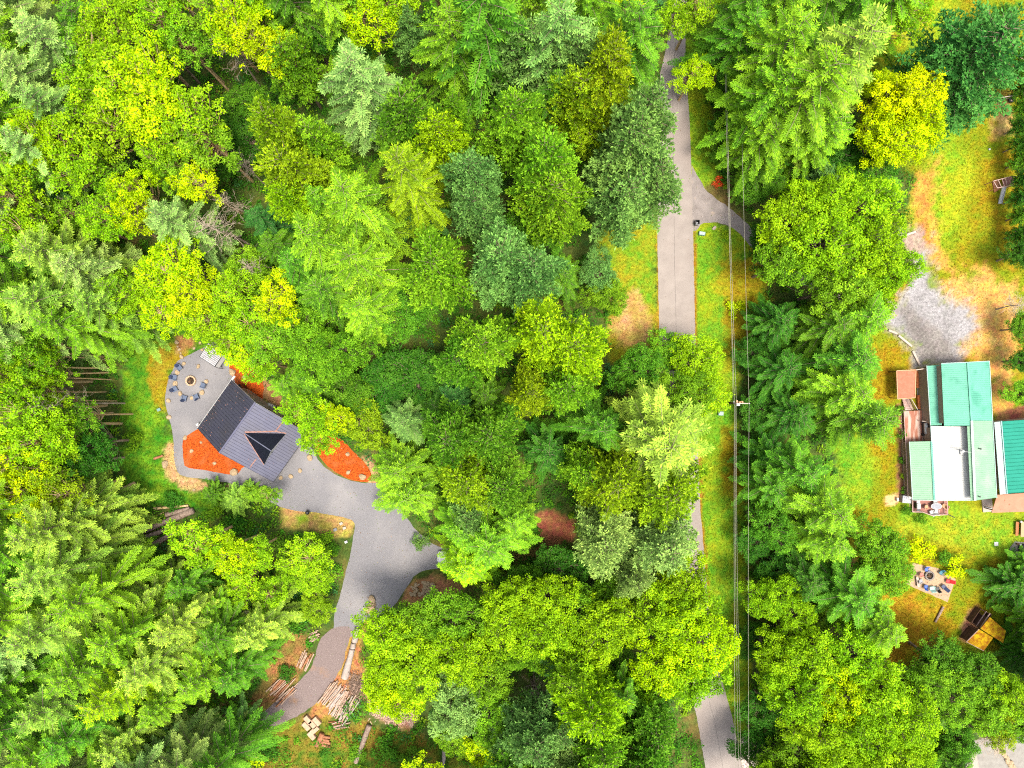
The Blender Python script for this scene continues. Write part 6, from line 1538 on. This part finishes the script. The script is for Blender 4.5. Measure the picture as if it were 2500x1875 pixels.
# mossy sheds
s1_ = empty('shed', PV(2392, 1560, 0), 0, 'small shed with orange and yellow mossy square roof, lower left of the two', 'shed', 'mossy sheds')
hroof('roof', [(2359, 1567, 2.1), (2390, 1536, 2.4), (2425, 1557, 2.4), (2402, 1589, 2.1)], M['moss'], sp=0, root=s1_, wall=M['darkwood'], inset=.3)
m = MB(); m.bar(PV(2359, 1567, 2.12), PV(2390, 1536, 2.42), .08, .1); m.bar(PV(2359, 1567, 2.12), PV(2402, 1589, 2.12), .08, .1); world_part(m, 'roof_edge', M['tread'], s1_)
s2_ = empty('shed', PV(2425, 1540, 0), 0, 'shed with ragged yellow mossy roof partly under the dark conifer, upper right of the two', 'shed', 'mossy sheds')
hroof('roof', [(2394, 1535, 2.7), (2417, 1507, 2.8), (2456, 1540, 2.6), (2449, 1570, 2.5)], M['moss'], sp=0, root=s2_, wall=M['darkwood'], inset=.3)
bn2 = empty('wood_bin', PV(2390, 1506, 0), 0, 'open dark wooden bin full of scraps at the upper side of the mossy sheds', 'bin')
for a, b in (((2366, 1516), (2388, 1484)), ((2388, 1484), (2415, 1498)), ((2415, 1498), (2393, 1533)), ((2393, 1533), (2366, 1516))):
    m = MB(); m.bar(PV(*a, .6), PV(*b, .6), .08, 1.2); world_part(m, 'side', M['darkwood'], bn2)
m = MB(); m.bar(PV(2393, 1534, 2.2), PV(2417, 1497, 2.2), .12, .12); m.bar(PV(2384, 1528, 1.4), PV(2408, 1492, 1.4), .1, .1); world_part(m, 'beam', M['tread'], bn2)
m = MB(); rr = random.Random(6)
for i in range(14):
    a = PV(rr.uniform(2374, 2400), rr.uniform(1494, 1522), .3); m.bar(a, a + Vector((rr.uniform(-.6, .6), rr.uniform(-.6, .6), .1)), .08)
world_part(m, 'scrap_wood', M['darkwood'], bn2)

# playset
ps_ = empty('playset', PV(2448, 447, 0), math.radians(0), 'wooden play frame with a white slide on the dry lawn', 'playset')
c4 = [(2425, 442), (2472, 430), (2474, 452), (2435, 459)]
for i, c in enumerate(c4):
    m = MB(); q = PV(*c, 1.9); m.bar(q, (q.x, q.y, 0), .1); world_part(m, 'post', M['peach'], ps_)
m = MB()
for i in range(4): m.bar(PV(*c4[i], 1.9), PV(*c4[(i + 1) % 4], 1.9), .1)
for t in (.25, .45, .62): 
    a = (2425 + 47 * t, 442 - 12 * t); b_ = (2435 + 39 * t, 459 - 7 * t); m.bar(PV(*a, 1.92), PV(*b_, 1.92), .08)
world_part(m, 'top_frame', M['tread'], ps_)
flat_poly('platform', [(2447, 438), (2471, 432), (2472, 450), (2449, 455)], 1.1, 1.18, M['deckplain'], ps_)
flat_poly('sandbox', [(2424, 443), (2440, 439), (2444, 460), (2428, 470)], .0, .2, M['log_red'], ps_)
m = MB(); A1, B1 = PV(2452, 455, 1.2), PV(2441.5, 497, .12)
dd = (B1 - A1).normalized(); sd = dd.cross(Vector((0, 0, 1))).normalized() * .28
m.add([A1 - sd, A1 + sd, B1 + sd, B1 - sd] + [v - Vector((0, 0, .06)) for v in (A1 - sd, A1 + sd, B1 + sd, B1 - sd)], [(0, 1, 2, 3), (7, 6, 5, 4), (0, 4, 5, 1), (1, 5, 6, 2), (2, 6, 7, 3), (3, 7, 4, 0)])
m.bar(A1 - sd, B1 - sd, .05, .16); m.bar(A1 + sd, B1 + sd, .05, .16); world_part(m, 'slide', M['white'], ps_)
m = MB(); m.bar(PV(2472, 430, 2.0), PV(2512, 434, 2.0), .09); q = PV(2512, 434, 2.0); m.bar(q, (q.x, q.y, 0), .09); world_part(m, 'swing_beam', M['tread'], ps_)
sw = empty('swing_frame', PV(2430, 245, 0), 0, 'long thin swing frame of two pale poles with a tyre, running under the teal conifer', 'swing')
m = MB(); m.bar(PV(2379, 248, 2.9), PV(2486, 232, 2.9), .1); m.bar(PV(2383, 249, .3), PV(2470, 240, .3), .07); world_part(m, 'beam', M['tanroof'], sw)
for a, b in (((2379, 248, 2.9), (2377, 241, 0)), ((2379, 248, 2.9), (2378, 255, 0)), ((2486, 232, 2.9), (2471, 240, 0)), ((2486, 232, 2.9), (2462, 232, 0))):
    m = MB(); m.bar(PV(*a), PV(*b), .08); world_part(m, 'leg', M['tanroof'], sw)
m = MB(); c = PV(2469, 244, .35); m.ring((c.x, c.y, .25), .2, .42, .2, 18); world_part(m, 'tyre', M['rubber'], sw)
m = MB(); m.cyl((c.x, c.y, .2), .2, .2, 12); world_part(m, 'tyre_seat', M['tread'], sw)
m = MB(); m.bar((c.x, c.y, .4), PV(2470, 234.4, 2.9), .02); world_part(m, 'rope', M['dead'], sw)

# ------------------------------------------------------------------ roadside things
bi = empty('wheelie_bin', PV(1699, 545.7, 0.02), 0, 'black open bin standing at the driveway mouth beside the road', 'bin')
m = MB()
for s in ((-.3, 0, .05, .62), (.3, 0, .05, .62)): m.box((s[0], 0, .5), (.05, .62, 1.0))
for s in (-.3, .3): m.box((0, s, .5), (.6, .05, 1.0))
m.box((0, 0, .05), (.6, .6, .05)); m.build('body', M['black'], bi)
MB().box((0, -.38, .95), (.62, .06, .1)).build('rim', M['grey'], bi); MB().box((-.05, -.1, .75), (.3, .2, .1), .4).build('rubbish_bag', M['grey'], bi)
cb = empty('utility_box', PV(1712, 571.6, 0), math.radians(-8), 'grey-green utility box with ribbed lid in the grass below the driveway mouth', 'utility box')
MB().box((0, 0, .3), (.95, .55, .6)).build('cabinet', M['darkgreen'], cb, bevel=.03); m = MB(); m.box((0, 0, .62), (.8, .44, .04)); [m.box((x, 0, .66), (.06, .36, .04)) for x in (-.3, -.1, .1, .3)]; m.build('lid', flat('pale_green_lid', (.45, .58, .55), .5), cb)
tb2 = empty('transformer_box', PV(1757, 1009, 0), math.radians(-2), 'grey-green square transformer box in the grass left of the utility pole', 'transformer box')
MB().box((0, 0, .35), (.75, .6, .7)).build('cabinet', M['darkgreen'], tb2, bevel=.03); MB().box((.03, 0, .73), (.66, .56, .05)).build('lid', flat('green_grey_lid', (.30, .42, .38), .5), tb2)
up_ = empty('utility_pole', PV(1736, 972, 0), 0, 'dark wooden utility pole with a pale crossarm carrying the power lines', 'utility pole')
top = PV(1793, 984.5, 10.6)
bx_, by_ = top.x - .0, top.y
up_.location = (bx_ - .35, by_ + .05, 0)
m = MB(); m.tube([(bx_ - .35, by_ + .05, 0), (bx_ - .1, by_, 5.5), (bx_ + .05, by_, 11.0)], [.19, .16, .13], 10); world_part(m, 'pole_shaft', M['pole'], up_)
ca, cbm = PV(1791, 985, 10.6), PV(1830, 985, 10.6)
m = MB(); m.bar(ca, cbm, .12, .12); world_part(m, 'crossarm', M['tanroof'], up_)
m = MB(); m.bar(PV(1800, 983, 10.2), PV(1822, 984, 10.2), .1, .1); m.bar(PV(1812, 984, 10.5), (bx_, by_, 9.4), .05); world_part(m, 'brace', M['darkwood'], up_)
for x, y in ((1793, 985), (1829, 985), (1798, 985), (1791, 981)):
    m = MB(); q = PV(x, y, 10.66); m.tube([q, q + Vector((0, 0, .1)), q + Vector((0, 0, .22))], [.07, .1, .05], 8); world_part(m, 'insulator', M['white'], up_)
m = MB()
for x, y in ((1799, 980), (1806, 983), (1812, 982)): m.box(P(x, y, 10.3), (.22, .3, .3), .3)
world_part(m, 'fuse', M['peach'], up_)
m = MB(); m.box(P(1800, 989, 10.3), (.25, .2, .25)); m.box(P(1804, 989, 10.3), (.2, .2, .25)); world_part(m, 'bracket', M['white'], up_)


def wire(p0, p1, sag, r, label, n=24):
    """p0,p1 = (px,py,z)"""
    a, b = PV(*p0), PV(*p1); pts = []
    for i in range(n + 1):
        t = i / n; q = a.lerp(b, t); q.z -= sag * 4 * t * (1 - t); pts.append(q)
    m = MB(); m.tube(pts, r, 5); o = m.build('power_line', M['wire'], None, True)
    return tag(o, label, 'power line', 'power lines')


wire((1793, 985, 10.8), (1756, -560, 10.8), .6, .026, 'left thick power line running up from the crossarm')
wire((1798, 985, 10.8), (1760, -560, 10.8), .9, .022, 'second power line just right of the left thick one, upper half')
wire((1829, 985, 10.8), (1796, -560, 10.8), .6, .022, 'lone right power line running up from the crossarm end')
wire((1793, 985, 10.8), (1800, 2200, 10.8), .6, .022, 'leftmost power line running down from the crossarm')
wire((1795, 985, 10.7), (1812, 2200, 10.4), .9, .018, 'second power line from the left running down from the crossarm')
wire((1797.5, 985, 10.5), (1820, 2200, 10.0), 1.0, .018, 'third power line from the left running down from the crossarm')
wire((1829, 985, 10.8), (1832, 2200, 10.8), .6, .022, 'lone right power line running down from the crossarm end')
wire((1790, 985, 8.2), (1772, -560, 8.2), .8, .014, 'thin low communication line running up from the utility pole')

# ------------------------------------------------------------------ white car half hidden under the conifer
car = empty('parked_car', PV(1106, 1361, 0.02), math.radians(172), 'white car half hidden under the conifer at the turnaround', 'car')
def loft(secs, mat, name, parent):
    """secs: list of (x, [(y,z)...]) closed rings"""
    m = MB(); n = len(secs[0][1])
    vs = [(x, y, z) for x, ring in secs for y, z in ring]
    fs = [(i * n + k, i * n + (k + 1) % n, (i + 1) * n + (k + 1) % n, (i + 1) * n + k) for i in range(len(secs) - 1) for k in range(n)]
    fs += [tuple(range(n))[::-1], tuple((len(secs) - 1) * n + k for k in range(n))]
    m.add(vs, fs); return m.build(name, mat, parent, True)
def ring(w, z0, z1, k=.8): return [(-w, z0), (-w, (z0 + z1) / 2), (-w * .97, z1 * .93), (-w * k, z1), (0, z1 * 1.02), (w * k, z1), (w * .97, z1 * .93), (w, (z0 + z1) / 2), (w, z0)]
loft([(2.35, ring(.62, .35, .62)), (2.2, ring(.84, .28, .78)), (1.4, ring(.9, .25, .92)), (.8, ring(.92, .25, .98)), (-1.6, ring(.92, .25, 1.0)), (-2.2, ring(.88, .28, .98)), (-2.35, ring(.78, .4, .8))], M['carwhite'], 'body', car)
loft([(.95, ring(.78, .9, .98, .9)), (.3, ring(.68, .9, 1.42, .85)), (-1.1, ring(.68, .9, 1.45, .85)), (-1.9, ring(.76, .9, 1.02, .9))], M['glass'], 'window', car)
loft([(.22, ring(.60, 1.40, 1.46, .9)), (-.4, ring(.62, 1.42, 1.50, .9)), (-1.05, ring(.60, 1.40, 1.48, .9))], M['carwhite'], 'roof', car)
for x in (1.45, -1.4):
    for s in (-1, 1):
        m = MB(); m.tube([(x, s * .78, .33), (x, s * .95, .33)], [.33, .33], 16); wh = m.build('wheel', M['rubber'], car)
        m = MB(); m.tube([(x, s * .955, .33), (x, s * .965, .33)], [.2, .2], 12); m.build('rim', M['grey'], wh)
for s in (-1, 1):
    MB().box((2.28, s * .6, .62), (.1, .3, .14)).build('headlight', M['glass'], car); MB().box((.75, s * 1.0, .98), (.16, .2, .12)).build('mirror', M['carwhite'], car)

# ------------------------------------------------------------------ house at the bottom right corner, white shed roof
h3 = empty('house', PV(2345, 1870, 0), 0, 'house corner with charcoal roof, skylight and tan gable at the bottom edge, lower right', 'house')
hroof('dark_roof', [(2336, 1831, 5.2), (2369, 1843, 6.2), (2330, 1925, 6.2), (2280, 1890, 4.6)], M['shingle'], sp=0, root=h3, wall=HW)
hroof('tan_roof', [(2336, 1831, 5.1), (2377, 1814, 4.4), (2388, 1860, 4.4), (2369, 1843, 6.15)], M['tanroof'], sp=0, root=h3)
hroof('tan_roof', [(2369, 1843.5, 6.18), (2388, 1860, 4.4), (2400, 1935, 4.4), (2330, 1926, 6.18)], M['tanroof'], sp=0, root=h3, wall=HW)
m = MB(); m.bar(PV(2369, 1843, 6.25), PV(2330, 1925, 6.25), .3, .08); world_part(m, 'ridge_cap', M['black'], h3)
sk = [(2336, 1844, 5.7), (2344, 1841, 5.85), (2352, 1850, 6.0), (2343, 1853, 5.85)]
m = MB()
for i in range(4): m.bar(PV(*sk[i]) + Vector((0, 0, .12)), PV(*sk[(i + 1) % 4]) + Vector((0, 0, .12)), .1, .1)
world_part(m, 'skylight_frame', M['white'], h3)
m = MB(); v4 = [PV(*k) + Vector((0, 0, .1)) for k in sk]; m.add(v4 + [v - Vector((0, 0, .05)) for v in v4], [(0, 1, 2, 3), (7, 6, 5, 4)]); world_part(m, 'skylight_glass', M['glass'], h3)
s3 = empty('shed', PV(2152, 1856, 0), 0, 'small shed with a whitish roof glimpsed through the lime trees at the bottom edge', 'shed')
hroof('roof', [(2136, 1836, 3.0), (2164, 1832, 3.4), (2168, 1900, 3.4), (2140, 1904, 3.0)], M['tanroof'], sp=.4, root=s3, wall=HW)
rg = np.random.default_rng(5)
for i in range(26):
    t = i / 25; boulder(2432 + t * 46 + rg.uniform(-3, 3), 1817 + t * 66 + rg.uniform(-2, 2), rg.uniform(.28, .42), 'orange-tan stone in the curving row on the concrete drive', 'stone row on the concrete drive')
